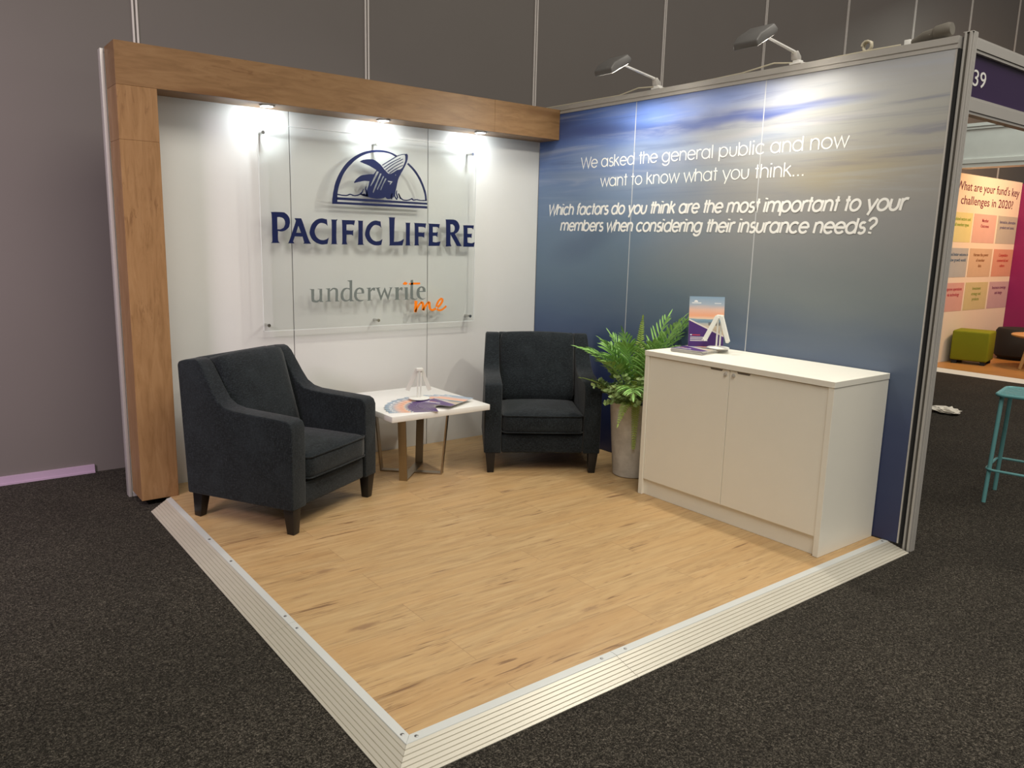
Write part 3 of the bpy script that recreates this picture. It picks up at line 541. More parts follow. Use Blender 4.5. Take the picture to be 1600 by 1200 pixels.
NAVY=[['-21610,16350 -21420,16360 -21210,16370 -21020,16370 -20870,16370 -20760,16360 -20700,16350 -20660,16320 -20610,16290 -20550,16250 -20500,16190 -20450,16130 -20420,16070 -20390,16010 -20380,15940 -20370,15880 -20370,15810 -20370,15730 -20390,15660 -20410,15580 -20430,15510 -20470,15450 -20520,15400 -20580,15350 -20640,15300 -20700,15270 -20760,15240 -20830,15220 -20900,15200 -20960,15200 -21030,15210 -21090,15220 -21150,15230 -21150,15100 -21160,14970 -21160,14850 -21160,14750 -21160,14690 -21150,14650 -21150,14620 -21130,14590 -21110,14560 -21090,14540 -21070,14520 -21040,14500 -21610,14490 -21590,14510 -21560,14530 -21540,14550 -21530,14580 -21520,14610 -21520,14620 -21520,14680 -21520,14830 -21520,15130 -21510,15530 -21510,15930 -21520,16210 -21540,16340 -21560,16360 -21590,16350', '-21170,16060 -21120,16060 -21080,16070 -21030,16070 -20980,16060 -20930,16050 -20870,16040 -20810,16010 -20770,15980 -20730,15930 -20700,15870 -20680,15800 -20680,15730 -20680,15660 -20700,15590 -20730,15520 -20760,15460 -20800,15420 -20850,15390 -20910,15360 -20960,15340 -21010,15330 -21070,15330 -21120,15330 -21180,15330'], ['-20070,16040 -19650,16040 -19630,16020 -19620,16010 -19610,15980 -19560,15870 -19480,15650 -19380,15340 -19270,15020 -19190,14790 -19140,14680 -19120,14640 -19110,14630 -19100,14610 -19080,14570 -19060,14540 -19030,14520 -19010,14490 -19530,14480 -19470,14560 -19570,14920 -20080,14920 -20200,14610 -20110,14490 -20590,14490 -20570,14490 -20550,14480 -20510,14500 -20460,14600 -20360,14840 -20230,15190 -20100,15530 -20010,15780 -19980,15890 -19980,15910 -19990,15910 -20010,15920 -20020,15950 -20030,15980 -20050,16010', '-19830,15590 -19980,15150 -19660,15150'], ['-17920,16040 -17880,15630 -17910,15660 -17930,15690 -17960,15710 -18000,15740 -18050,15760 -18120,15780 -18190,15790 -18250,15800 -18310,15800 -18370,15790 -18430,15770 -18480,15740 -18540,15690 -18600,15620 -18650,15550 -18690,15480 -18720,15420 -18750,15350 -18760,15290 -18760,15230 -18750,15160 -18730,15090 -18700,15020 -18660,14950 -18620,14900 -18570,14850 -18510,14810 -18460,14780 -18400,14750 -18340,14740 -18290,14730 -18230,14730 -18170,14730 -18110,14740 -18050,14760 -17990,14780 -17940,14800 -17900,14830 -17850,14860 -17810,14890 -17910,14500 -17990,14480 -18070,14470 -18150,14460 -18230,14450 -18310,14450 -18390,14470 -18470,14480 -18550,14510 -18640,14540 -18720,14590 -18800,14640 -18870,14690 -18930,14760 -18990,14840 -19030,14930 -19070,15010 -19090,15080 -19100,15150 -19100,15220 -19080,15300 -19060,15390 -19030,15490 -18990,15590 -18940,15690 -18880,15770 -18810,15840 -18740,15910 -18660,15970 -18580,16010 -18500,16040 -18410,16070 -18340,16080 -18270,16090 -18210,16090 -18160,16080 -18110,16070 -18060,16060 -18010,16050 -17970,16050'], ['-17690,16040 -17180,16050 -17200,16050 -17230,16070 -17250,16060 -17260,15950 -17270,15690 -17280,15310 -17290,14930 -17280,14660 -17270,14540 -17240,14500 -17220,14510 -17190,14490 -17700,14480 -17670,14480 -17650,14460 -17630,14480 -17610,14590 -17600,14870 -17590,15250 -17590,15640 -17590,15920 -17610,16030 -17630,16060 -17660,16040'], ['-16960,16040 -15950,16040 -16030,15710 -16050,15730 -16060,15740 -16080,15750 -16130,15760 -16210,15770 -16320,15770 -16440,15760 -16560,15760 -16570,15390 -16470,15390 -16370,15380 -16280,15380 -16200,15380 -16160,15380 -16130,15390 -16110,15410 -16080,15420 -16110,15050 -16140,15070 -16160,15090 -16190,15110 -16230,15120 -16300,15120 -16390,15120 -16480,15110 -16570,15110 -16570,14990 -16580,14860 -16580,14750 -16580,14650 -16560,14590 -16550,14550 -16530,14520 -16510,14490 -16970,14480 -16950,14490 -16920,14480 -16890,14510 -16870,14620 -16860,14900 -16860,15280 -16860,15650 -16870,15920 -16880,16030 -16910,16050 -16940,16040'], ['-15810,16040 -15330,16040 -15350,16040 -15360,16060 -15380,16040 -15390,15940 -15400,15680 -15410,15310 -15410,14940 -15400,14670 -15390,14550 -15370,14510 -15340,14510 -15320,14480 -15830,14480 -15800,14480 -15780,14460 -15760,14490 -15740,14600 -15730,14870 -15710,15260 -15710,15640 -15710,15920 -15730,16030 -15750,16050 -15780,16030'], ['-14090,16030 -14040,15620 -14070,15650 -14090,15680 -14120,15700 -14160,15730 -14210,15750 -14270,15770 -14340,15780 -14410,15790 -14470,15790 -14520,15780 -14580,15770 -14630,15730 -14690,15680 -14750,15620 -14800,15540 -14840,15470 -14870,15410 -14890,15350 -14900,15290 -14900,15220 -14890,15150 -14870,15080 -14840,15010 -14800,14950 -14760,14890 -14710,14840 -14650,14800 -14600,14770 -14540,14750 -14480,14730 -14430,14720 -14370,14720 -14310,14730 -14250,14740 -14190,14750 -14140,14770 -14090,14790 -14040,14820 -14000,14850 -13950,14880 -14050,14490 -14130,14480 -14210,14460 -14290,14450 -14370,14450 -14450,14450 -14530,14460 -14610,14480 -14690,14500 -14770,14540 -14860,14580 -14930,14630 -15010,14690 -15070,14760 -15120,14840 -15170,14920 -15200,15000 -15230,15080 -15240,15150 -15230,15220 -15220,15300 -15200,15390 -15170,15490 -15130,15590 -15090,15680 -15030,15760 -14960,15840 -14890,15900 -14810,15960 -14740,16000 -14650,16040 -14570,16060 -14500,16080 -14430,16080 -14370,16080 -14320,16070 -14270,16060 -14220,16050 -14170,16050 -14130,16040'], ['-13540,16340 -12950,16340 -12970,16340 -12990,16360 -13000,16340 -13020,16210 -13030,15930 -13050,15550 -13060,15120 -13080,14720 -12990,14720 -12900,14730 -12810,14730 -12740,14740 -12670,14760 -12610,14770 -12550,14790 -12500,14820 -12450,14840 -12400,14870 -12350,14900 -12300,14930 -12420,14480 -13490,14460 -13470,14460 -13440,14440 -13420,14460 -13400,14600 -13400,14930 -13410,15400 -13420,15860 -13430,16190 -13450,16330 -13480,16350 -13510,16330'], ['-12260,16020 -11750,16020 -11780,16020 -11800,16030 -11820,16010 -11830,15910 -11840,15650 -11850,15290 -11850,14930 -11840,14670 -11830,14550 -11800,14510 -11780,14510 -11750,14490 -12230,14480 -12210,14490 -12190,14480 -12170,14500 -12150,14620 -12140,14880 -12140,15260 -12140,15630 -12150,15900 -12170,16010 -12200,16030 -12230,16020'], ['-11560,16030 -10540,16020 -10610,15670 -10630,15690 -10650,15720 -10670,15740 -10720,15760 -10810,15760 -10920,15770 -11040,15770 -11160,15770 -11160,15400 -11060,15390 -10970,15390 -10880,15380 -10800,15380 -10760,15390 -10730,15400 -10710,15410 -10680,15420 -10700,15020 -10730,15050 -10750,15070 -10780,15090 -10830,15100 -10900,15110 -10980,15110 -11070,15110 -11160,15110 -11160,14990 -11160,14860 -11160,14750 -11160,14660 -11150,14600 -11130,14560 -11120,14530 -11100,14500 -11520,14490 -11500,14500 -11480,14490 -11470,14510 -11450,14630 -11450,14890 -11450,15260 -11450,15630 -11460,15900 -11480,16010 -11500,16030 -11530,16020'], ['-10410,16020 -9430,16010 -9480,15690 -9510,15720 -9530,15740 -9560,15770 -9610,15790 -9690,15800 -9790,15800 -9900,15800 -10000,15800 -10000,15430 -9930,15420 -9850,15420 -9780,15420 -9720,15420 -9680,15430 -9650,15440 -9620,15450 -9590,15460 -9620,15110 -9650,15130 -9680,15150 -9710,15170 -9750,15180 -9800,15190 -9870,15190 -9930,15180 -10000,15180 -10000,14770 -9930,14760 -9870,14750 -9810,14750 -9740,14740 -9680,14750 -9630,14760 -9570,14770 -9520,14780 -9470,14790 -9430,14790 -9390,14800 -9350,14810 -9450,14500 -10400,14480 -10380,14490 -10360,14480 -10340,14510 -10330,14620 -10320,14890 -10320,15270 -10320,15640 -10320,15910 -10340,16020 -10360,16040 -10390,16020'], ['-9000,16350 -8810,16350 -8620,16360 -8430,16360 -8280,16360 -8170,16340 -8090,16320 -8020,16280 -7960,16240 -7900,16190 -7850,16120 -7810,16050 -7780,15980 -7760,15920 -7760,15850 -7760,15790 -7780,15720 -7800,15660 -7830,15610 -7870,15550 -7920,15500 -7970,15460 -8030,15430 -8090,15400 -8150,15360 -7550,14500 -7960,14510 -8530,15350 -8530,15170 -8530,15000 -8530,14830 -8520,14700 -8500,14620 -8480,14570 -8450,14530 -8430,14490 -8980,14480 -8950,14480 -8920,14460 -8900,14490 -8880,14620 -8880,14950 -8880,15410 -8900,15860 -8910,16190 -8930,16320 -8950,16350 -8970,16340', '-8540,16020 -8480,16020 -8430,16020 -8380,16020 -8330,16010 -8290,15980 -8250,15950 -8210,15920 -8190,15880 -8170,15830 -8160,15770 -8160,15720 -8170,15660 -8180,15620 -8210,15580 -8240,15540 -8270,15490 -8530,15460'], ['-7490,15990 -6510,16010 -6560,15710 -6590,15730 -6610,15760 -6630,15780 -6680,15800 -6760,15810 -6860,15810 -6970,15810 -7070,15810 -7060,15400 -6990,15400 -6920,15400 -6850,15400 -6800,15400 -6760,15400 -6730,15410 -6700,15420 -6680,15430 -6700,15100 -6730,15110 -6750,15120 -6780,15140 -6820,15140 -6870,15150 -6930,15140 -7000,15140 -7060,15140 -7050,14780 -6970,14760 -6890,14750 -6800,14740 -6720,14730 -6640,14740 -6570,14760 -6490,14790 -6410,14810 -6490,14470 -7460,14480 -7440,14480 -7420,14470 -7400,14490 -7390,14600 -7390,14860 -7390,15230 -7400,15590 -7410,15850 -7430,15970 -7450,15990 -7470,15980']]
GREY=[['-19210,11640 -18870,11630 -18880,11470 -18880,11290 -18890,11130 -18890,11020 -18880,10960 -18870,10940 -18860,10930 -18840,10920 -18820,10910 -18790,10900 -18770,10890 -18740,10880 -18710,10890 -18680,10890 -18660,10900 -18630,10920 -18600,10930 -18570,10930 -18540,10950 -18520,11010 -18510,11120 -18500,11270 -18510,11440 -18500,11590 -18640,11620 -18640,11640 -18330,11640 -18350,10860 -18270,10820 -18270,10790 -18510,10800 -18510,10870 -18550,10850 -18580,10820 -18620,10800 -18660,10780 -18700,10770 -18740,10770 -18790,10770 -18830,10770 -18870,10780 -18910,10790 -18950,10800 -18990,10820 -19010,10830 -19030,10840 -19050,10860 -19060,10930 -19070,11050 -19070,11220 -19070,11400 -19070,11570'], ['-18100,11650 -17780,11670 -17790,11500 -17760,11540 -17730,11580 -17700,11610 -17670,11640 -17630,11660 -17590,11680 -17540,11690 -17500,11690 -17460,11690 -17410,11680 -17370,11670 -17330,11650 -17300,11630 -17270,11620 -17250,11580 -17230,11510 -17230,11380 -17230,11220 -17240,11040 -17240,10870 -17120,10800 -17410,10800 -17410,10980 -17400,11180 -17400,11350 -17400,11480 -17410,11550 -17430,11570 -17450,11570 -17470,11570 -17490,11590 -17510,11600 -17530,11600 -17570,11590 -17610,11570 -17670,11530 -17730,11490 -17790,11460 -17800,10870 -17720,10810 -18100,10800 -18100,10820 -17970,10870 -17950,11580'], ['-16540,12150 -16210,12170 -16230,10890 -16070,10790 -16400,10780 -16400,10880 -16450,10850 -16500,10820 -16550,10800 -16590,10790 -16650,10780 -16700,10770 -16750,10780 -16800,10790 -16850,10820 -16900,10850 -16950,10890 -16990,10940 -17010,10990 -17030,11060 -17030,11130 -17030,11190 -17030,11250 -17020,11320 -17000,11380 -16980,11440 -16950,11490 -16910,11540 -16870,11590 -16820,11630 -16770,11650 -16720,11670 -16670,11670 -16620,11680 -16560,11670 -16510,11660 -16450,11650 -16390,11630 -16390,12060 -16540,12120', '-16390,11540 -16430,11560 -16470,11580 -16510,11600 -16550,11600 -16590,11600 -16630,11600 -16670,11580 -16700,11560 -16740,11530 -16770,11490 -16800,11450 -16830,11410 -16840,11360 -16850,11300 -16860,11240 -16860,11190 -16850,11130 -16840,11070 -16820,11010 -16800,10960 -16770,10930 -16730,10900 -16700,10880 -16660,10870 -16630,10860 -16590,10860 -16560,10870 -16520,10880 -16490,10890 -16460,10910 -16430,10930 -16400,10950'], ['-15350,11280 -15890,11280 -15890,11220 -15890,11170 -15890,11120 -15880,11070 -15860,11020 -15840,10980 -15810,10940 -15780,10910 -15730,10880 -15690,10860 -15640,10850 -15580,10840 -15520,10840 -15460,10840 -15400,10840 -15330,10850 -15390,10820 -15440,10800 -15490,10770 -15550,10760 -15600,10750 -15650,10750 -15710,10750 -15760,10760 -15810,10780 -15870,10810 -15920,10840 -15970,10880 -16000,10920 -16030,10970 -16050,11020 -16070,11070 -16080,11130 -16080,11200 -16080,11260 -16070,11330 -16050,11390 -16020,11450 -15990,11500 -15960,11550 -15920,11580 -15880,11610 -15830,11640 -15780,11650 -15740,11670 -15700,11680 -15650,11680 -15610,11670 -15560,11660 -15520,11650 -15470,11630 -15430,11600 -15400,11570 -15380,11530 -15360,11480 -15350,11440 -15340,11400 -15340,11360 -15350,11320', '-15880,11330 -15520,11330 -15540,11510 -15660,11590 -15690,11580 -15730,11570 -15760,11560 -15790,11540 -15810,11520 -15830,11490 -15840,11460 -15860,11430 -15870,11410 -15870,11380 -15870,11360'], ['-15190,11640 -14860,11660 -14870,11460 -14840,11500 -14810,11540 -14790,11580 -14760,11610 -14720,11620 -14680,11640 -14640,11650 -14600,11660 -14520,11620 -14540,11460 -14630,11440 -14690,11520 -14870,11380 -14870,10850 -14750,10800 -15140,10780 -15060,10840 -15050,11580'], ['-14510,11630 -14120,11670 -14230,11600 -14070,11080 -13790,11660 -13550,11070 -13370,11600 -13480,11640 -13140,11650 -13170,11650 -13200,11660 -13230,11640 -13270,11570 -13330,11420 -13400,11210 -13470,10980 -13540,10770 -13830,11370 -14090,10760 -14170,10990 -14260,11230 -14350,11440 -14410,11590 -14450,11650 -14470,11660 -14490,11640'], ['-13070,11630 -12710,11650 -12720,11460 -12680,11500 -12650,11550 -12620,11590 -12580,11620 -12550,11640 -12520,11640 -12480,11640 -12450,11640 -12440,11630 -12430,11620 -12420,11610 -12410,11590 -12410,11560 -12420,11520 -12430,11480 -12430,11440 -12530,11430 -12560,11510 -12610,11480 -12650,11470 -12690,11440 -12720,11380 -12730,11270 -12720,11130 -12720,10980 -12720,10830 -12580,10790 -13070,10780 -12960,10840 -12960,11580'], ['-12320,11620 -12010,11640 -12010,10830 -11880,10780 -12360,10780 -12220,10820 -12220,11570'], ['-11770,12120 -11580,12140 -11580,11830 -11590,11510 -11590,11220 -11580,11010 -11570,10900 -11550,10870 -11530,10870 -11510,10850 -11480,10840 -11450,10830 -11420,10810 -11380,10810 -11330,10820 -11290,10830 -11230,10850 -11180,10860 -11220,10840 -11260,10810 -11300,10780 -11340,10770 -11390,10760 -11460,10750 -11520,10750 -11570,10760 -11620,10770 -11660,10790 -11700,10810 -11730,10840 -11750,10860 -11770,10870 -11780,10910 -11780,11030 -11790,11240 -11780,11520 -11770,11830'], ['-10560,11290 -11070,11280 -11060,11220 -11050,11160 -11040,11100 -11030,11040 -11010,10990 -10980,10950 -10950,10910 -10910,10870 -10880,10850 -10840,10830 -10800,10820 -10750,10820 -10700,10820 -10650,10830 -10590,10850 -10540,10860 -10590,10830 -10650,10800 -10700,10780 -10750,10760 -10800,10750 -10850,10750 -10900,10760 -10950,10770 -11000,10800 -11060,10830 -11120,10870 -11170,10910 -11210,10960 -11240,11020 -11270,11080 -11280,11150 -11290,11220 -11280,11300 -11260,11380 -11250,11450 -11220,11500 -11190,11550 -11150,11580 -11110,11610 -11070,11640 -11020,11660 -10970,11670 -10910,11680 -10860,11680 -10810,11670 -10760,11660 -10720,11640 -10680,11620 -10650,11580 -10620,11550 -10600,11510 -10580,11460 -10580,11400 -10570,11340', '-11060,11350 -10780,11360 -10800,11540 -10910,11600 -10940,11590 -10970,11570 -10990,11560 -11010,11530 -11030,11490 -11040,11440 -11050,11390']]
ORANGE=[['-12390,11900 -12220,12020 -12030,11940 -12050,11840 -12090,11830 -12120,11820 -12150,11810 -12190,11800 -12230,11800 -12270,11810 -12310,11820 -12360,11830'], ['-11940,11860 -11910,11880 -11890,11900 -11850,11920 -11770,11940 -11620,11950 -11440,11950 -11230,11950 -11030,11950 -11010,11880 -11010,11860 -11000,11850 -11010,11830 -11070,11820 -11210,11810 -11410,11810 -11620,11800 -11770,11800 -11850,11810 -11890,11830 -11910,11840'], ['-11460,10690 -11460,10610 -11460,10530 -11460,10450 -11460,10360 -11470,10250 -11480,10130 -11480,10010 -11490,9890 -11300,9870 -11290,9990 -11270,10110 -11260,10230 -11250,10340 -11240,10430 -11240,10510 -11230,10590 -11220,10670'], ['-11300,9880 -11250,9980 -11200,10080 -11150,10170 -11100,10250 -11040,10320 -10970,10390 -10900,10450 -10830,10520 -10950,10610 -11020,10550 -11090,10480 -11160,10410 -11230,10330 -11290,10230 -11340,10140 -11400,10040 -11450,9940'], ['-10960,10510 -10850,10470 -10870,10480 -10860,10440 -10850,10410 -10850,10360 -10850,10290 -10860,10190 -10860,10090 -10870,10000 -10670,9980 -10670,10080 -10670,10180 -10670,10280 -10670,10360 -10680,10430 -10690,10480 -10710,10510 -10750,10590 -10900,10640'], ['-10680,9950 -10630,10030 -10580,10110 -10530,10190 -10480,10260 -10430,10330 -10370,10390 -10310,10450 -10250,10510 -10370,10600 -10430,10540 -10500,10480 -10560,10420 -10620,10350 -10680,10270 -10730,10190 -10780,10110 -10830,10030'], ['-10400,10510 -10300,10450 -10320,10450 -10330,10390 -10330,10330 -10330,10270 -10320,10210 -10300,10150 -10280,10090 -10250,10030 -10200,9990 -10150,9960 -10110,9940 -10040,9910 -9960,9920 -9910,9930 -9860,9940 -9800,9960 -9750,9980 -9690,10000 -9640,10030 -9580,10060 -9510,10110 -9440,10160 -9360,10210 -9290,10270 -9230,10330 -9180,10400 -9130,10460 -9090,10530 -9070,10590 -9070,10640 -9070,10680 -9090,10770 -9250,10850 -9360,10800 -9410,10770 -9470,10720 -9520,10670 -9570,10610 -9620,10530 -9660,10460 -9690,10380 -9710,10310 -9710,10240 -9710,10170 -9700,10110 -9670,10050 -9620,10000 -9580,9960 -9530,9910 -9460,9890 -9420,9890 -9360,9880 -9290,9890 -9210,9910 -9130,9940 -9050,9980 -8980,10020 -8920,10070 -8860,10120 -8820,10160 -8770,10210 -8870,10290 -8920,10240 -8970,10200 -9020,10150 -9070,10120 -9130,10080 -9200,10050 -9270,10020 -9330,10010 -9360,10000 -9390,10010 -9430,10020 -9450,10010 -9470,10040 -9510,10080 -9540,10110 -9550,10140 -9560,10180 -9560,10230 -9560,10280 -9540,10340 -9520,10400 -9480,10470 -9440,10540 -9390,10590 -9350,10630 -9310,10660 -9260,10690 -9260,10710 -9210,10680 -9230,10690 -9230,10650 -9240,10620 -9250,10580 -9280,10530 -9320,10480 -9360,10420 -9410,10370 -9480,10320 -9550,10270 -9620,10220 -9680,10180 -9740,10150 -9780,10130 -9830,10110 -9870,10090 -9910,10080 -9960,10070 -10010,10060 -10030,10050 -10030,10070 -10070,10080 -10090,10090 -10100,10110 -10110,10140 -10130,10180 -10140,10230 -10150,10280 -10150,10330 -10150,10380 -10140,10440 -10160,10550 -10300,10630']]
t = thing('acrylic_sign', 'clear acrylic sign with navy whale emblem and company lettering on white wall', 'sign', (-1.43, 0.0, 1.5))
SY = -0.066
l = t.location
obj('acrylic_panel', inT(t, -2.222, -0.636, SY, SY+0.006, 0.906, 2.150), M['clear'], t)
mbe = MB()
for bx in ((-2.2225, -2.2190, 0.906, 2.150), (-0.639, -0.6355, 0.906, 2.150), (-2.2225, -0.6355, 0.9055, 0.909), (-2.2225, -0.6355, 2.147, 2.1505)):
    mbe.box(bx[0]-l.x, bx[1]-l.x, SY+0.0002, SY+0.0058, bx[2]-l.z, bx[3]-l.z)
obj('polished_edge', mbe, plain('bright_acrylic_edge', (0.82, 0.84, 0.84), 0.25), t)
for x in (-2.19, -1.428, -0.672):
    for z in (0.943, 2.098):
        mb = MB(); mb.tube([(x-l.x, -0.0005, z-l.z), (x-l.x, SY+0.0065, z-l.z)], 0.008, 14); st = obj('standoff', mb, M['chrome'], t, smooth=True)
        mb = MB(); mb.tube([(x-l.x, SY-0.0005, z-l.z), (x-l.x, SY-0.007, z-l.z)], 0.0105, 16); obj('cap', mb, M['chrome'], st, smooth=True)
def sign_part(name, data, mat, label, th=0.0025):
    groups = [[[tuple(int(c)*1e-4 for c in p.split(',')) for p in s_.split()] for s_ in g] for g in data]
    vs, fs = curve_mesh(name, groups, th/2)
    mb = MB(); mb.add([(x-l.x, SY-0.0004-th/2-z, y-l.z) for x, y, z in vs], fs)
    o = obj(name, mb, mat, t); o['label'] = label; return o
sign_part('emblem', EMBLEM, M['navy'], 'navy half-round emblem of a whale leaping from waves')
for i, g in enumerate(NAVY): sign_part('letter', [g], M['navy'], 'navy capital %s of the company name' % 'PACIFICLIFERE'[i])
for i, g in enumerate(GREY): sign_part('letter', [g], M['grey'], 'grey serif letter %s' % 'underwrite'[i])
sign_part('letter_dot', ORANGE[:1], M['orange'], 'orange dot of the i')
sign_part('letter_bar', ORANGE[1:2], M['orange'], 'orange cross stroke of the t')
sign_part('handwritten_word', ORANGE[2:], M['orange'], 'orange handwritten word me')

# ================================================================== ARMCHAIRS
def rounded(poly, r=0.02): return poly
def cushion(x0, x1, y0, y1, z0, z1, crown=0.02, nx=14, ny=14, edge=0.03, fy=None):
    """soft box: top crowned, edges rounded"""
    bm = bmesh.new(); bmesh.ops.create_cube(bm, size=1)
    bmesh.ops.subdivide_edges(bm, edges=bm.edges[:], cuts=9, use_grid_fill=True)
    mb = MB(); idx = {}
    cx, cy, cz = (x0+x1)/2, (y0+y1)/2, (z0+z1)/2; hx, hy, hz = (x1-x0)/2, (y1-y0)/2, (z1-z0)/2
    vs = []
    for v in bm.verts:
        u, w, q = v.co.x*2, v.co.y*2, v.co.z*2
        p = [u*hx, w*hy, q*hz]; h = (hx, hy, hz); inner = [max(-(h[i]-edge), min(h[i]-edge, p[i])) for i in range(3)]
        d = Vector(p)-Vector(inner)
        if d.length > 1e-9: d = d.normalized()*edge
        # push surfaces out to a true rounded box
        q3 = Vector(inner)+d if max(abs(p[i])/h[i] for i in range(3)) > 0.999 else Vector(p)
        bulge = crown*(1-(u*u))*(1-(w*w))
        q3.z += bulge*(1 if q > 0 else -0.3)*abs(q)
        q3.y += (crown*0.5)*(1-u*u)*(1-q*q)*(1 if w > 0 else -1)*abs(w)
        vs.append((cx+q3.x, cy+q3.y, cz+q3.z))
    bm.verts.index_update(); fs = [tuple(v.index for v in f.verts) for f in bm.faces]; bm.free()
    return mb.add(vs, fs)
def make_armchair(label):
    t = thing('armchair', label, 'armchair', group='charcoal armchairs')
    oy = -0.30
    prof = [(-0.05, 0.135), (-0.052, 0.555), (-0.040, 0.585), (-0.015, 0.597), (0.10, 0.603), (0.22, 0.608), (0.32, 0.614), (0.375, 0.626), (0.42, 0.655), (0.455, 0.705),
            (0.49, 0.765), (0.525, 0.825), (0.550, 0.850), (0.575, 0.857), (0.64, 0.850), (0.682, 0.838), (0.690, 0.820), (0.640, 0.135)]
    prof = [(y+oy, z) for y, z in prof]
    for s in (-1, 1):
        a, b = sorted((s*0.268, s*0.380)); mb = MB(); mb.prism(prof, a, b, 'x')
        # wings slim down towards the top and the arm swells a little at the front
        mb.v = [(x if abs(x) < 0.3 else s*(abs(x)-0.020*max(0, (z-0.62)/0.24)), y, z) for x, y, z in mb.v]
        obj('side_panel', mb, M['fabric'], t, bevel=0.017, seg=4, angle=60)
    mb = MB(); mb.prism([(0.560+oy, 0.14), (0.60+oy, 0.84), (0.63+oy, 0.855), (0.678+oy, 0.842), (0.632+oy, 0.14)], -0.269, 0.269, 'x'); obj('back_frame', mb, M['fabric'], t, bevel=0.012, seg=3, angle=60)
    mb = MB(); mb.box(-0.267, 0.267, -0.038+oy, 0.56+oy, 0.135, 0.258); obj('front_rail', mb, M['fabric'], t, bevel=0.014, seg=3, angle=60)
    # back cushion: leaning soft slab
    mb = cushion(-0.262, 0.262, -0.078, 0.078, -0.245, 0.240, 0.008, edge=0.036)
    lean = math.atan2(0.13, 0.46); vs = []
    for x, y, z in mb.v:
        y2 = y - 0.020*(1-(x/0.262)**2)*(1-(z/0.262)**2)*(1 if y < 0 else 0)
        z2 = z + (0.005*(1-(x/0.262)**2) if z > 0 else 0)
        Y = y2*math.cos(lean)+z2*math.sin(lean); Z = -y2*math.sin(lean)+z2*math.cos(lean)
        vs.append((x, Y+0.513+oy, Z+0.618))
    mb.v = vs; obj('back_cushion', mb, M['fabric'], t, smooth=True, angle=70)
    mb = cushion(-0.264, 0.264, -0.062+oy, 0.47+oy, 0.264, 0.402, 0.018, edge=0.032)
    sc = obj('seat_cushion', mb, M['fabric'], t, smooth=True, angle=70)
    for zz in (0.388, 0.278):
        pts = [(-0.262, 0.30+oy, zz), (-0.262, -0.03+oy, zz)]+[(-0.235*math.cos(a*PI/8)*1.0 if 0 else x_, y_, zz) for x_, y_ in [(-0.255, -0.052+oy), (-0.235, -0.064+oy)] for a in (0,)]+[(0, -0.0695+oy, zz), (0.235, -0.064+oy, zz), (0.255, -0.052+oy, zz), (0.262, -0.03+oy, zz), (0.262, 0.30+oy, zz)]
        mb = MB(); mb.tube(pts, 0.0045, 8); obj('piping', mb, M['fabric'], sc, smooth=True)
    for sx in (-1, 1):
        for yy, rake in ((-0.012, 0.0), (0.585, 0.02)):
            mb = MB(); x = sx*0.338; y = yy+oy
            mb.bar((x, y, 0.137), (x-sx*0.004, y+rake, 0.0005), 0.064, 0.064, (0, 1, 0), 0.043, 0.043); obj('leg', mb, M['blackwood'], t, bevel=0.003)
    return t
def place(o, A0, u, rz):
    ux, uy = math.cos(rz), math.sin(rz); o.rotation_euler = (0, 0, rz)
    o.location = (A0[0]+0.33*ux-0.30*uy, A0[1]+0.33*uy+0.30*ux, 0.0)
ch = make_armchair('charcoal fabric armchair beside the oak column, turned towards the right')
place(ch, (-2.508, -1.151), None, math.radians(29.25))
ch2 = copy_tree(ch); ch2['label'] = 'charcoal fabric armchair between the side table and the potted plant'
place(ch2, (-1.007, -0.821), None, math.radians(-34.1))

# ================================================================== SIDE TABLE
TX, TY, TZ = -1.452, -0.552, 0.480
t = thing('side_table', 'square white side table on crossed bronze steel legs between the armchairs', 'table', (TX, TY, 0))
mb = MB(); mb.box(-0.35, 0.35, -0.375, 0.375, TZ-0.036, TZ); obj('tabletop', mb, M['tabletop'], t, bevel=0.003)
for k in range(4):
    a = PI/4+k*PI/2; dx, dy = math.cos(a), math.sin(a); nx, ny = -dy, dx
    rb, rt, w = 0.205, 0.245, 0.0255; th = 0.008
    poly = [(0.0, 0.0006), (rb, 0.0006), (rt, TZ-0.0365), (rt-th, TZ-0.0365), (rb-th, 0.0086), (0.0, 0.0086)]
    lo = w if k % 2 else 0.0
    poly[0] = (lo+0.0005, 0.0006); poly[-1] = (lo+0.0005, 0.0086)
    vs = [(dx*r+nx*s*w, dy*r+ny*s*w, z) for s in (-1, 1) for r, z in poly]; n = len(poly)
    mb = MB(); mb.add(vs, [tuple(range(n)), tuple(range(2*n-1, n-1, -1))]+[(i, (i+1) % n, n+(i+1) % n, n+i) for i in range(n)])
    obj('leg', mb, M['tableleg'], t)

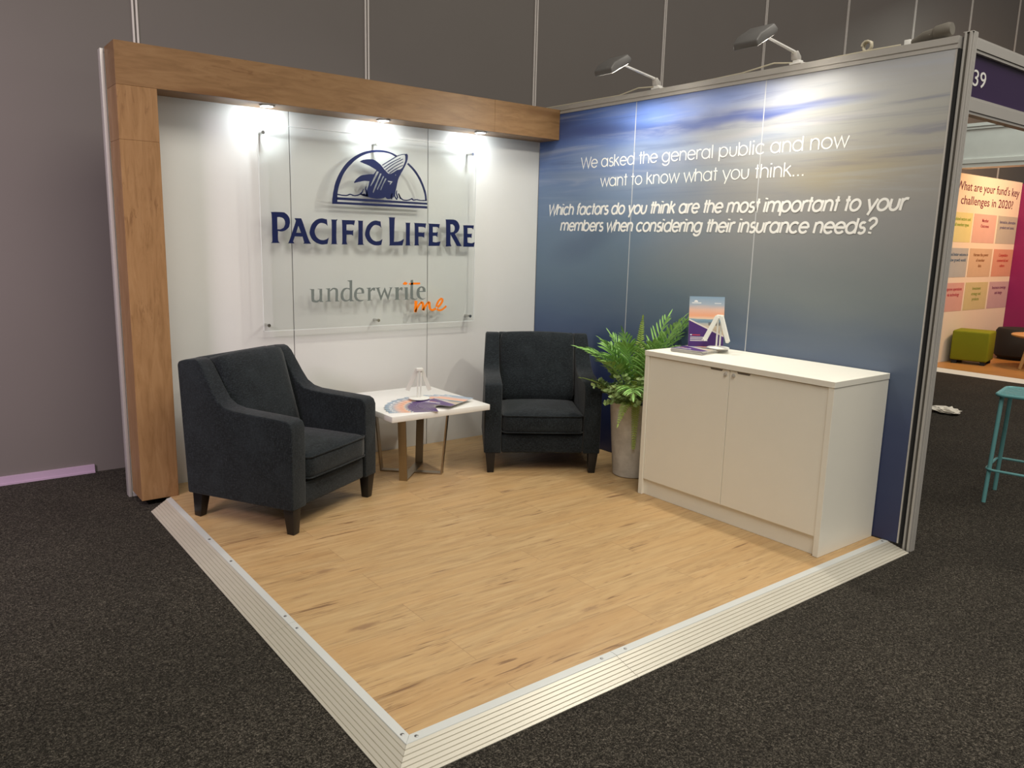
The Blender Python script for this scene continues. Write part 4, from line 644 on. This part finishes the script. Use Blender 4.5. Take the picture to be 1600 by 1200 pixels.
# brochures (A4, sunset cover, lying cover up)
def brochure_mesh(th):
    mb = MB(); mb.cur = 0; mb.box(-0.105, 0.105, -0.1485, 0.1485, 0, th-0.0003)
    mb.cur = 1; mb.add([(-0.105, -0.1485, th-0.0001), (0.105, -0.1485, th-0.0001), (0.105, 0.1485, th-0.0001), (-0.105, 0.1485, th-0.0001)], [(0, 1, 2, 3)])
    mb.cur = 2
    for (x0, x1, y0, h) in ((-0.09, -0.035, 0.108, 0.004), (0.045, 0.085, 0.108, 0.003), (-0.095, -0.085, -0.083, 0.006), (-0.095, 0.0, -0.096, 0.004), (-0.095, 0.005, -0.106, 0.004), (-0.095, 0.01, -0.116, 0.004)):
        mb.add([(x0, y0, th), (x1, y0, th), (x1, y0+h, th), (x0, y0+h, th)], [(0, 1, 2, 3)])
    # small half-round mark at the top left
    pts = [(-0.066, 0.116, th)]+[(-0.066+0.012*math.cos(PI*i/8), 0.116+0.010*math.sin(PI*i/8), th) for i in range(9)]
    mb.add(pts, [(0, i, i+1) for i in range(1, 9)])
    mb.cur = 3; mb.add([(-0.082, -0.083, th), (-0.035, -0.083, th), (-0.035, -0.078, th), (-0.082, -0.078, th)], [(0, 1, 2, 3)])
    return mb
BM = [M['page'], M['cover'], M['whiteprint'], M['red']]
fan = [158, 149, 140, 131, 122, 112, 101, 90, 78, 66, 53, 40, 27]
words = ['leftmost', 'second from left', 'third from left', 'fourth from left', 'fifth from left', 'sixth from left', 'middle one', 'sixth from right', 'fifth from right', 'fourth from right', 'third from right', 'second from right', 'rightmost and topmost']
b0 = None
for i, a in enumerate(fan):
    if b0 is None: b0 = obj('brochure', brochure_mesh(0.0016), BM); o = b0
    else: o = b0.copy(); COL.objects.link(o)
    r = math.radians(a); px, py = -1.455, -0.845
    o.location = (px+0.1485*math.cos(r), py+0.1485*math.sin(r), TZ+0.0004+i*0.0018); o.rotation_euler = (0, 0, r-PI/2)
    tag(o, 'sunset-cover brochure fanned out on the side table, %s' % words[i], 'brochure', 'brochures fanned on the side table')
FT = TZ+0.0004+len(fan)*0.0018

# small easel stands
def make_easel(label):
    t = thing('display_easel', label, 'display stand', group='small white tabletop easels')
    mb = MB(); mb.lathe([(0.064, 0.0), (0.066, 0.002), (0.066, 0.005), (0.060, 0.008), (0.012, 0.010)], 40); obj('base', mb, M['standwhite'], t, smooth=True)
    for s in (-1, 1):
        mb = MB(); mb.tube([(s*0.010, 0.0, 0.009), (s*0.010, 0.0, 0.178)], 0.0052, 10); obj('post', mb, M['standwhite'], t, smooth=True)
    mb = MB(); mb.box(-0.020, 0.020, -0.012, 0.014, 0.176, 0.196); obj('head', mb, M['standwhite'], t, bevel=0.004)
    for s in (-1, 1):
        mb = MB(); a = Vector((s*0.012, -0.010, 0.188)); b = Vector((s*0.070, -0.042, 0.046))
        mb.bar(a, b, 0.026, 0.010, (0, 1, 0.3)); mb.bar(b+Vector((0, 0.004, 0.002)), b+Vector((s*0.002, -0.022, -0.001)), 0.016, 0.005); mb.bar(b+Vector((s*0.002, -0.020, -0.002)), b+Vector((s*0.002, -0.021, 0.010)), 0.016, 0.004, (0, 1, 0))
        obj('arm', mb, M['standwhite'], t, bevel=0.0015, seg=1)
    return t
e1 = make_easel('small white easel stand on the fanned brochures of the side table')
e1.location = (-1.452, -0.645, FT+0.0005); e1.rotation_euler = (0, 0, math.radians(154))

# ================================================================== CABINET
KX0, KX1, KY0, KY1, KH = -0.520, -0.006, -2.888, -1.681, 0.882
t = thing('storage_cabinet', 'white two-door counter cabinet standing against the blue wall', 'cabinet', ((KX0+KX1)/2, (KY0+KY1)/2, 0))
obj('top', inT(t, KX0-0.003, KX1, KY0-0.003, KY1+0.003, KH-0.030, KH), M['cabinet'], t, bevel=0.0012, seg=1)
obj('side_panel', inT(t, KX0, KX1, KY0, KY0+0.030, 0.0008, KH-0.0305), M['cabinet'], t, bevel=0.001, seg=1)
obj('side_panel', inT(t, KX0, KX1, KY1-0.030, KY1, 0.0008, KH-0.0305), M['cabinet'], t, bevel=0.001, seg=1)
obj('back_panel', inT(t, KX1-0.016, KX1-0.001, KY0+0.031, KY1-0.031, 0.001, KH-0.031), M['cabinet'], t)
obj('plinth', inT(t, KX0+0.022, KX0+0.040, KY0+0.0305, KY1-0.0305, 0.0008, 0.098), M['cabinet'], t)
MIDY = -2.2845
for y0, y1, s in ((MIDY+0.0015, KY1-0.032, 1), (KY0+0.032, MIDY-0.0015, -1)):
    d = obj('door', inT(t, KX0+0.006, KX0+0.024, y0, y1, 0.100, KH-0.034), M['cabinet'], t, bevel=0.001, seg=1)
    ly = MIDY+s*0.026; lz = KH-0.058
    mb = MB(); mb.tube([(KX0+0.006-t.location.x, ly-t.location.y, lz), (KX0-0.001-t.location.x, ly-t.location.y, lz)], 0.0095, 18)
    mb.tube([(KX0-0.0005-t.location.x, ly-t.location.y, lz), (KX0-0.003-t.location.x, ly-t.location.y, lz)], 0.006, 14); obj('lock', mb, M['alu'], d, smooth=True)
    mb = MB(); hy = MIDY+s*0.088; mb.prism([(hy-0.042-t.location.y, KH-0.0345), (hy-0.036-t.location.y, KH-0.044), (hy+0.036-t.location.y, KH-0.044), (hy+0.042-t.location.y, KH-0.0345)], KX0+0.0052-t.location.x, KX0+0.012-t.location.x, 'x')
    obj('finger_pull_shade', mb, M['plug'], d)  # grey patch paints the shade of the pull's cut-out; the door stays solid

# pile of brochures, upright brochure and easel on the cabinet
nb = 9
for i in range(nb):
    o = b0.copy() if i else obj('brochure', brochure_mesh(0.0024), BM)
    if i == 0: b1 = o
    else: o.data = b1.data; COL.objects.link(o)
    top = i == nb-1
    o.location = (-0.262+random.Random(i).uniform(-0.003, 0.003), -1.872+random.Random(i+50).uniform(-0.003, 0.003), KH+0.0004+i*0.0026)
    o.rotation_euler = (0, 0, math.radians(-82+random.Random(i+9).uniform(-2, 2)))
    tag(o, 'sunset-cover brochure lying on top of the pile on the white cabinet' if top else 'brochure under the top one in the pile on the white cabinet', 'brochure', 'brochures piled on the white cabinet')
PT = KH+0.0004+nb*0.0026+0.0004
t = thing('upright_brochure', 'sunset-cover brochure standing upright on the white cabinet behind the easel', 'brochure', (-0.191, -1.851, PT), math.radians(-37))
mb = brochure_mesh(0.003); o = obj('cover', mb, BM, t); o.location = (0, 0.004, 0.1475); o.rotation_euler = (math.radians(83), 0, 0)
mb = MB(); mb.bar((0, 0.012, 0.20), (0, 0.075, 0.001), 0.05, 0.002, (0, 1, 0.4)); obj('back_strut', mb, M['clear'], t)
e2 = copy_tree(e1); e2['label'] = 'small white easel stand on the brochure pile of the white cabinet'
e2.location = (-0.195, -1.950, PT+0.0003); e2.rotation_euler = (0, 0, math.radians(-70))

# ================================================================== PLANT
PX, PY = -0.262, -1.372
rng = random.Random(4)
plant = thing('potted_plant', 'mixed ferns and palm fronds in a tall pale concrete pot beside the cabinet', 'plant', (PX, PY, 0))
mb = MB(); mb.lathe([(0.112, 0.0008), (0.120, 0.006), (0.140, 0.25), (0.157, 0.480), (0.160, 0.490), (0.156, 0.494), (0.146, 0.492), (0.142, 0.46), (0.02, 0.455)], 48); obj('pot', mb, M['concrete'], plant, smooth=True)
mb = MB(); mb.lathe([(0.141, 0.4605), (0.12, 0.470), (0.05, 0.476), (0.002, 0.478)], 24, cap=False); obj('soil', mb, M['soil'], plant, smooth=True)
def keep(p):
    x, y, z = p.x+PX, p.y+PY, p.z
    x = min(x, -0.012)
    if z < KH+0.012 and x > KX0-0.02 and y < KY1+0.012:
        y = KY1+0.012
    return Vector((x-PX, y-PY, z))
def leaf(mb, base, d, up, L, w, droop=0.3, seg=4, fold=0.25, tip=1.0):
    d = d.normalized(); side = d.cross(up).normalized(); nrm = side.cross(d)
    vs = []; fs = []
    for i in range(seg+1):
        f = i/seg; c = base+d*(L*f)+Vector((0, 0, -droop*L*f*f))
        ww = w*math.sin(PI*min(1, 0.12+0.88*f*tip))**0.8*(1 if f < 1 else 0.15)
        if i == 0: ww = w*0.3
        vs += [keep(c-side*ww/2+nrm*ww*fold), keep(c), keep(c+side*ww/2+nrm*ww*fold)]
        if i: o = 3*(i-1); fs += [(o, o+1, o+4, o+3), (o+1, o+2, o+5, o+4)]
    mb.add(vs, fs)
def frond(name, mat, az, el, L, droop, n, ll, lw, ang=55, start=0.25, base=(0, 0, 0.47), ldroop=0.25, width_curve=None):
    a = math.radians(az); e = math.radians(el)
    d = Vector((math.cos(a)*math.cos(e), math.sin(a)*math.cos(e), math.sin(e)))
    b = Vector(base); P = lambda f: b+d*(L*f)+Vector((math.cos(a)*0.25*droop*L*f*f, math.sin(a)*0.25*droop*L*f*f, -droop*L*f*f))
    mb = MB(); mb.tube([keep(P(i/10)) for i in range(11)], [0.004-0.003*i/10 for i in range(11)], 6)
    for i in range(n):
        f = start+(1-start)*(i+0.5)/n; p = P(f); t_ = (P(min(1, f+0.02))-P(f-0.02)).normalized()
        side = t_.cross(Vector((0, 0, 1)));
        if side.length < 0.05: side = Vector((1, 0, 0))
        side.normalize(); up = side.cross(t_).normalized()
        wl = width_curve(f) if width_curve else math.sin(PI*(0.18+0.74*(f-start)/(1-start)))
        for s in (-1, 1):
            an = math.radians(ang*(1-0.35*(f-start)/(1-start))+rng.uniform(-6, 6))
            dd = t_*math.cos(an)+side*s*math.sin(an)+up*0.16
            leaf(mb, p, dd, up, ll*wl*rng.uniform(0.88, 1.08), lw, ldroop)
    leaf(mb, P(1.0), (P(1)-P(0.95)), Vector((math.cos(a+1.57), math.sin(a+1.57), 0)).cross(P(1)-P(0.95)), ll*0.5, lw, ldroop)
    return obj(name, mb, mat, plant, smooth=True, angle=50)
for az, el, L, dr in ((140, 58, 0.60, 0.25), (158, 66, 0.58, 0.2), (190, 62, 0.52, 0.3), (325, 66, 0.70, 0.12), (306, 67, 0.74, 0.12), (288, 66, 0.72, 0.12), (270, 68, 0.68, 0.12), (342, 72, 0.66, 0.1), (120, 76, 0.56, 0.2), (172, 78, 0.56, 0.15), (205, 72, 0.58, 0.25), (178, 64, 0.56, 0.3), (135, 66, 0.62, 0.35), (240, 74, 0.60, 0.25), (275, 66, 0.66, 0.30), (300, 56, 0.66, 0.35), (95, 72, 0.56, 0.30), (225, 52, 0.50, 0.5), (262, 50, 0.72, 0.42), (285, 78, 0.56, 0.2)):
    frond('palm_frond', M['palm'], az, el, L, dr, 11, 0.185, 0.017, 50, 0.34, (rng.uniform(-.03, .03), rng.uniform(-.03, .03), 0.47))
fw = lambda f: max(0.12, 1-0.85*max(0, (f-0.3)/0.7)**1.3)
for az, el, L, dr, nn in ((146, 34, 0.40, 0.16, 30), (235, 80, 0.60, 0.05, 34), (250, 74, 0.48, 0.2, 28), (205, 40, 0.30, 0.9, 22)):
    frond('fern_frond', M['fern'], az, el, L, dr, nn, 0.066, 0.012, 75, 0.12, (0, 0, 0.48), 0.15, fw)
# the fern that hangs down over the front of the pot
mb = MB(); a = math.radians(226); out = Vector((math.cos(a), math.sin(a), 0)); sd = Vector((-out.y, out.x, 0))
path = [out*0.06+Vector((0, 0, 0.48)), out*0.12+Vector((0, 0, 0.53)), out*0.165+Vector((0, 0, 0.52)), out*0.175+Vector((0, 0, 0.45)), out*0.172+Vector((0, 0, 0.37)), out*0.166+Vector((0, 0, 0.27)), out*0.160+Vector((0, 0, 0.20))]
mb.tube(path, [0.003]*6+[0.001], 6)
for i in range(34):
    f = 0.6+5.3*i/34; k = int(f); p = path[k].lerp(path[k+1], f-k); tt = (path[k+1]-path[k]).normalized()
    for s in (-1, 1): leaf(mb, p, sd*s+tt*0.35+out*0.15, out, 0.045*(1-0.72*i/34), 0.009, 0.05)
obj('fern_frond', mb, M['fern'], plant, smooth=True)
# low leafy bush over the pot rim
for i in range(30):
    az = rng.uniform(110, 245); a = math.radians(az); e = math.radians(rng.uniform(28, 80)); L = rng.uniform(0.16, 0.30)
    d = Vector((math.cos(a)*math.cos(e), math.sin(a)*math.cos(e), math.sin(e))); b = Vector((0.09*math.cos(a), 0.09*math.sin(a), 0.475))
    P = lambda f: b+d*(L*f)+Vector((0, 0, -0.08*f*f))
    mb = MB(); mb.tube([keep(P(f)) for f in (0, 0.25, 0.5, 0.75, 1)], 0.0022, 6)
    for k in range(12):
        f = 0.25+0.75*k/11; p = P(f)
        for s_ in (-1, 1):
            r = Vector((rng.uniform(-1, 1), rng.uniform(-1, 1), rng.uniform(-0.2, 0.8))).normalized()
            leaf(mb, p, r+d*0.4, Vector((math.cos(a)*0.8, math.sin(a)*0.8, 0.6)), rng.uniform(0.026, 0.042), rng.uniform(0.018, 0.026), 0.1, 4, 0.12)
    obj('leafy_stem', mb, M['bush'], plant, smooth=True, angle=50)

# ================================================================== FLOOD LAMPS ON THE BLUE WALL
def make_flood(label, y, hx, hz, tilt):
    t = thing('flood_lamp', label, 'lamp', (0.028, y, 2.4865), group='arm floodlights on the blue wall')
    mb = MB(); mb.box(-0.034, 0.012, -0.045, 0.028, 0, 0.010).box(-0.030, 0.010, -0.03, 0.01, 0.010, 0.022); obj('clamp', mb, M['lampwhite'], t, bevel=0.002)
    mb = MB(); mb.prism([(0.010, 0.022), (0.006, 0.046), (-0.028, 0.072), (-0.040, 0.062), (-0.034, 0.022)], -0.020, 0.020, 'y'); obj('bracket', mb, M['alu'], t, bevel=0.006, seg=3)
    a = Vector((-0.034, 0, 0.064)); b = Vector((hx+0.075-0.028, 0, hz-2.4865+0.006))
    mb = MB(); mb.tube([a, b], [0.0085, 0.0065], 12); obj('arm', mb, M['lampwhite'], t, smooth=True)
    hd = MB()
    for (x0, x1, w0, w1, z0, z1) in ((-0.115, 0.070, 0.075, 0.075, -0.028, 0.020),):
        hd.prism([(x0, z0), (x1, z0), (x1+0.012, z0+0.020), (x1-0.01, z1+0.006), (x0+0.05, z1+0.004), (x0+0.006, z1-0.016)], -w0, w1, 'y')
    h = obj('head', hd, M['lampgrey'], t, bevel=0.008, seg=3)
    h.location = (hx-0.028, 0, hz-2.4865); h.rotation_euler = (0, tilt, 0)
    kn = MB(); kn.tube([(0.078, -0.03, 0.0), (0.078, 0.03, 0.0)], 0.020, 18); obj('knuckle', kn, M['lampgrey'], h, smooth=True)
    ln = MB(); ln.box(-0.095, 0.055, -0.06, 0.06, -0.031, -0.0283); obj('lens', ln, M['lens'], h)
    n = Vector((math.sin(tilt)*-1, 0, -math.cos(tilt)))
    src = Vector((hx, y, hz))+n*0.045
    area('flood_beam', src, src+Vector((-0.36, 0, -1)), FLOOD, (1.0, 0.95, 0.83), 0.13, 0.11)
    return t
FLOOD = 24
make_flood('silver arm floodlight clamped on the blue wall, nearer the oak beam', -1.155, -0.375, 2.588, math.radians(-29))
make_flood('silver arm floodlight clamped on the blue wall above the white cabinet', -2.170, -0.350, 2.580, math.radians(-30))
# cable, coil and plug along the top rail
mb = MB()
path = [(0.03, -0.03, 2.496), (0.025, -0.5, 2.494), (0.03, -0.80, 2.494), (0.03, -0.98, 2.520), (0.052, -1.09, 2.516), (0.053, -1.2, 2.494), (0.045, -1.6, 2.495), (0.035, -1.80, 2.498), (0.03, -2.02, 2.520), (0.052, -2.10, 2.512), (0.053, -2.22, 2.494), (0.04, -2.4, 2.496), (0.02, -2.62, 2.494), (0.03, -2.74, 2.496)]
mb.tube(path, 0.0045, 8); tag(obj('lamp_cable', mb, M['cable'], smooth=True), 'cream power cable lying along the top rail of the blue wall', 'cable')
mb = MB(); mb.tube([(0.028+0.004*k, -2.565+0.024*math.cos(k*0.7), 2.521+0.024*math.sin(k*0.7)) for k in range(-4, 20)][:20] and [(0.020+0.0012*k, -2.565+0.024*math.cos(k*0.6), 2.5205+0.024*math.sin(k*0.6)) for k in range(26)], 0.0055, 8)
tag(obj('cable_coil', mb, M['cable'], smooth=True), 'small coil of cream cable standing on the blue wall top rail', 'cable')
t = thing('mains_plug', 'grey rubber plug connector lying on the top rail near the end post', 'plug', (0.03, -2.88, 2.487))
def rod(pts, r): return MB().tube(pts, r, 16)
obj('plug_body', MB().tube([(0, 0.10, 0.012), (0, 0.07, 0.016), (0, 0.03, 0.028), (0, -0.02, 0.034)], [0.007, 0.013, 0.023, 0.026], 16), M['plug'], t, smooth=True)
obj('socket_body', MB().tube([(0, -0.022, 0.0345), (0, -0.030, 0.035), (0, -0.085, 0.041), (0, -0.10, 0.042)], [0.029, 0.032, 0.033, 0.028], 16), M['plug'], t, smooth=True)
mb = MB(); mb.box(0.012, 0.036, -2.795, -2.765, 2.4868, 2.512); tag(obj('cable_clip', mb, M['whiteprint'], bevel=0.002), 'little white cable clip on the rail beside the plug connector', 'clip')

# ================================================================== NEIGHBOURING STAND: FASCIA
t = thing('stand_fascia', 'purple number fascia of the next stand, attached behind the blue wall post', 'sign', (1.5, -3.05, 2.145))
FX0, FX1 = 0.082, 2.94
obj('bottom_rail', inT(t, FX0, FX1, -3.072, -3.030, 2.145, 2.157).box(FX0-1.5, FX1-1.5, -0.026, 0.02, 0.014, 0.064).box(FX0-1.5, FX1-1.5, -0.022, 0.02, 0.066, 0.078), M['alu'], t)
obj('top_rail', inT(t, FX0, FX1, -3.072, -3.030, 2.418, 2.430).box(FX0-1.5, FX1-1.5, -0.026, 0.02, 0.288, 0.330).box(FX0-1.5, FX1-1.5, -0.022, 0.02, 0.332, 0.340), M['alu'], t)
obj('panel', inT(t, FX0, FX1, -3.058, -3.044, 2.2235, 2.4175), M['purple'], t)
vs, fs = text_mesh('39', 0.11, 0.0006)
vs = fit(vs, 0.126, 0.262, 2.279, 0.98*(0.078/0.08))
mb = MB(); mb.add([(x-1.5, -0.0092-z, zz-2.145) for x, zz, z in vs], fs); obj('number', mb, M['whiteprint'], t)
mb = MB(); mb.box(2.945, 3.005, -3.08, -3.02, CZ+0.001, 2.5); tag(obj('stand_post', mb, M['alu'], bevel=0.004), 'aluminium post carrying the far end of the purple fascia', 'post')

# ================================================================== FAR STAND
mb = MB(); mb.prism([(6.70, -4.0), (9.6, -4.0), (9.6, 0.0), (6.70, 0.0)], CZ+0.001, -0.004, 'z'); tag(obj('far_platform', mb, M['farfloor']), 'orange-lit timber floor of the far stand under the stools', 'floor')
mb = MB(); mb.prism([(6.50, -4.05), (6.699, -4.05), (6.699, 0.0), (6.50, 0.0)], CZ+0.001, -0.006, 'z')
mb.v = [(x, y, (CZ+0.003 if (x < 6.6 and z > CZ+0.01) else z)) for x, y, z in mb.v]
tag(obj('ramp_edging', mb, M['beamwhite']), 'pale edging strip along the far stand floor', 'ramp edging')
t = thing('poster_wall', 'orange-lit poster wall of the far stand with a grid of nine tinted squares', 'wall', (8.0, 0.02, CZ))
def inP(x0, x1, y0, y1, z0, z1): return inT(t, x0, x1, y0, y1, z0, z1)
obj('board', inP(6.72, 9.19, 0.0, 0.05, -0.003, 2.515), M['poster'], t)
cols = [(6.92, 7.675), (7.725, 8.45), (8.505, 9.225-0.04)]; rows = [(1.625, 2.015), (1.153, 1.545), (0.690, 1.077)]
tint = [[(0.62, 0.60, 0.30), (0.60, 0.40, 0.36), (0.42, 0.42, 0.38)], [(0.38, 0.42, 0.44), (0.55, 0.42, 0.30), (0.58, 0.30, 0.22)], [(0.60, 0.36, 0.33), (0.55, 0.50, 0.28), (0.50, 0.36, 0.40)]]
inkc = [[(0.20, 0.34, 0.03), (0.30, 0.03, 0.06), (0.10, 0.10, 0.22)], [(0.05, 0.12, 0.22), (0.24, 0.10, 0.03), (0.40, 0.03, 0.03)], [(0.42, 0.03, 0.06), (0.22, 0.30, 0.06), (0.16, 0.03, 0.12)]]
words9 = [[('Related sectors and', 'all member types'), ('Member', 'Outcomes'), ('Innovation, alternative', 'products and assets')],
          [('A fund better outcome in', 'a low growth world'), ('Harness the power', 'of member', 'data'), ('Competition', 'commercial and', 'culture')],
          [('Improve operations', 'via technology'), ('Investment', 'strategy and', 'products'), ('Insurance coverage', 'and design')]]
for r in range(3):
    for c in range(3):
        (x0, x1), (z0, z1) = cols[c], rows[r]
        tl = obj('square', inP(x0, x1, -0.0025, -0.0004, z0, z1), plain('poster_square_tint', tint[r][c], 0.5), t)
        mb = MB()
        for k, wd in enumerate(words9[r][c]):
            vs, fs = text_mesh(wd, 0.062, 0.0004, bold=0.0006); xc = (x0+x1)/2
            if c == 0: xc = 7.37
            mx = max(v[0] for v in vs); kx = min(1.0, 0.30/mx)
            mb.add([(x*kx+xc-8.0, -0.0037-0.02-z, zz+z1-0.105-0.075*k-CZ) for x, zz, z in vs], fs)
        obj('caption', mb, plain('caption_ink', inkc[r][c], 0.5), tl)
for txt, x0, x1, z0 in (("What are your fund's key", 7.10, 9.12, 2.305), ('challenges in 2020?', 7.26, 8.95, 2.125)):
    vs, fs = text_mesh(txt, 0.19, 0.0006, bold=0.001); vs = fit(vs, x0, x1, z0, 0.86)
    mb = MB(); mb.add([(x-8.0, -0.0012-0.02-z, zz-CZ) for x, zz, z in vs], fs); obj('heading', mb, M['ink'], t)
mb = MB(); mb.box(9.195, 9.25, -4.0, 0.05, -0.003, 2.50); tag(obj('magenta_wall', mb, M['magenta']), 'magenta back wall of the far stand at the right edge', 'wall')
t = thing('header_beam', 'white header beam hanging over the far stand, above the poster wall', 'header', (7.1, -1.7, 2.55))
obj('panel', inT(t, 7.0, 7.2, -4.0, 0.64, 2.665, 3.03), M['beamwhite'], t)
obj('lower_rail', inT(t, 6.985, 7.215, -4.0, 0.64, 2.56, 2.605).box(6.975-7.1, 7.225-7.1, -4.0+1.7, 0.64+1.7, 0.06, 0.113), M['beamwhite'], t)
obj('upper_rail', inT(t, 6.985, 7.215, -4.0, 0.64, 3.032, 3.06).box(6.975-7.1, 7.225-7.1, -4.0+1.7, 0.64+1.7, 0.515, 0.555), M['beamwhite'], t)
# ottomans, table, box
t = thing('ottoman', 'lime green cube ottoman in front of the poster wall', 'ottoman', (7.58, -0.255, -0.004), math.radians(12))
obj('cushion', MB().box(-0.225, 0.225, -0.225, 0.225, 0.045, 0.45), M['lime'], t, bevel=0.025, seg=3)
for sx in (-1, 1):
    for sy in (-1, 1): obj('foot', MB().box(sx*0.17-0.045, sx*0.17+0.045, sy*0.17-0.03, sy*0.17+0.03, 0.0005, 0.0445), M['blackfab'], t)
t = thing('ottoman', 'round black ottoman behind the wooden coffee table', 'ottoman', (8.62, -0.42, -0.004))
obj('cushion', MB().lathe([(0.24, 0.03), (0.27, 0.06), (0.275, 0.40), (0.25, 0.44), (0.1, 0.455)], 32), M['blackfab'], t, smooth=True)
obj('base', MB().lathe([(0.22, 0.0005), (0.22, 0.029)], 24), M['dark'], t)
t = thing('coffee_table', 'round wooden coffee table on splayed legs in the far stand', 'table', (7.85, -1.03, -0.004))
obj('tabletop', MB().lathe([(0.37, 0.415), (0.395, 0.425), (0.40, 0.44), (0.39, 0.447), (0.1, 0.447)], 40), M['lightwood'], t, smooth=True)
for k in range(3):
    a = math.radians(155+120*k); obj('leg', MB().bar((0.24*math.cos(a), 0.24*math.sin(a), 0.414), (0.36*math.cos(a), 0.36*math.sin(a), 0.0005), 0.045, 0.04, (math.cos(a), math.sin(a), 0), 0.030, 0.028), M['lightwood'], t, bevel=0.004)
obj('brace_ring', MB().tube([(0.22*math.cos(2*PI*k/28), 0.22*math.sin(2*PI*k/28), 0.26) for k in range(28)], 0.012, 8, True), M['blackfab'], t, smooth=True)
mb = MB(); x, y, z = 7.86, -1.08, 0.4435
for a in ((-0.08, 0.08, -0.08, -0.074), (-0.08, 0.08, 0.074, 0.08), (-0.08, -0.074, -0.074, 0.074), (0.074, 0.08, -0.074, 0.074)): mb.box(x+a[0], x+a[1], y+a[2], y+a[3], z, z+0.17)
mb.box(x-0.074, x+0.074, y-0.074, y+0.074, z, z+0.006); mb.box(x-0.083, x+0.083, y-0.083, y-0.0801, z+0.085, z+0.091)
tag(obj('white_box', mb, M['paper']), 'small open white box on the wooden coffee table', 'box')

# ================================================================== BAR STOOL AND PAPER ON THE CARPET
th = math.radians(11.4)
t = thing('bar_stool', 'teal metal bar stool with slatted seat at the right edge', 'stool', (1.245, -2.934, CZ), th)
SH = 0.685; w = 0.38
def ring(x0, x1, y0, y1, z, r=0.04, n=6):
    pts = []
    for cx, cy, a0 in ((x1-r, y1-r, 0), (x0+r, y1-r, 90), (x0+r, y0+r, 180), (x1-r, y0+r, 270)):
        pts += [(cx+r*math.cos(math.radians(a0+90*i/n)), cy+r*math.sin(math.radians(a0+90*i/n)), z) for i in range(n+1)]
    return pts
obj('seat_frame', MB().tube(ring(0, w, -w, 0, SH, 0.05), 0.011, 10, True), M['teal'], t, smooth=True)
for k in range(8):
    x = 0.034+k*(w-0.068)/7; obj('slat', MB().box(x-0.014, x+0.014, -w+0.006, -0.006, SH-0.002, SH+0.004), M['teal'], t)
for x, y, dx, dy in ((0.03, -0.03, -0.012, 0.02), (w-0.03, -0.03, 0.02, 0.02), (0.03, -w+0.03, -0.012, -0.02), (w-0.03, -w+0.03, 0.02, -0.02)):
    lg = obj('leg', MB().tube([(x, y, SH-0.010), (x+dx, y+dy, 0.0005)], 0.0125, 12), M['teal'], t, smooth=True)
obj('foot_rail', MB().tube(ring(-0.002, w+0.002, -w-0.002, 0.002, 0.215, 0.05), 0.008, 8, True), M['teal'], t, smooth=True)
bmn = bmesh.new(); bmesh.ops.create_icosphere(bmn, subdivisions=3, radius=1); r2 = random.Random(3)
vs = []
for v in bmn.verts:
    k = 1+0.28*math.sin(v.co.x*7+1)*math.cos(v.co.y*9)+r2.uniform(-0.16, 0.16)
    vs.append((3.88+v.co.x*0.10*k, -1.56+v.co.y*0.13*k, CZ+0.001+max(0, (v.co.z*0.5+0.5)*0.055*k)))
fs = [tuple(v.index for v in f.verts) for f in bmn.faces]; bmn.free()
tag(obj('crumpled_paper', MB().add(vs, fs), M['paper']), 'crumpled white paper scrap lying on the dark aisle carpet', 'paper')
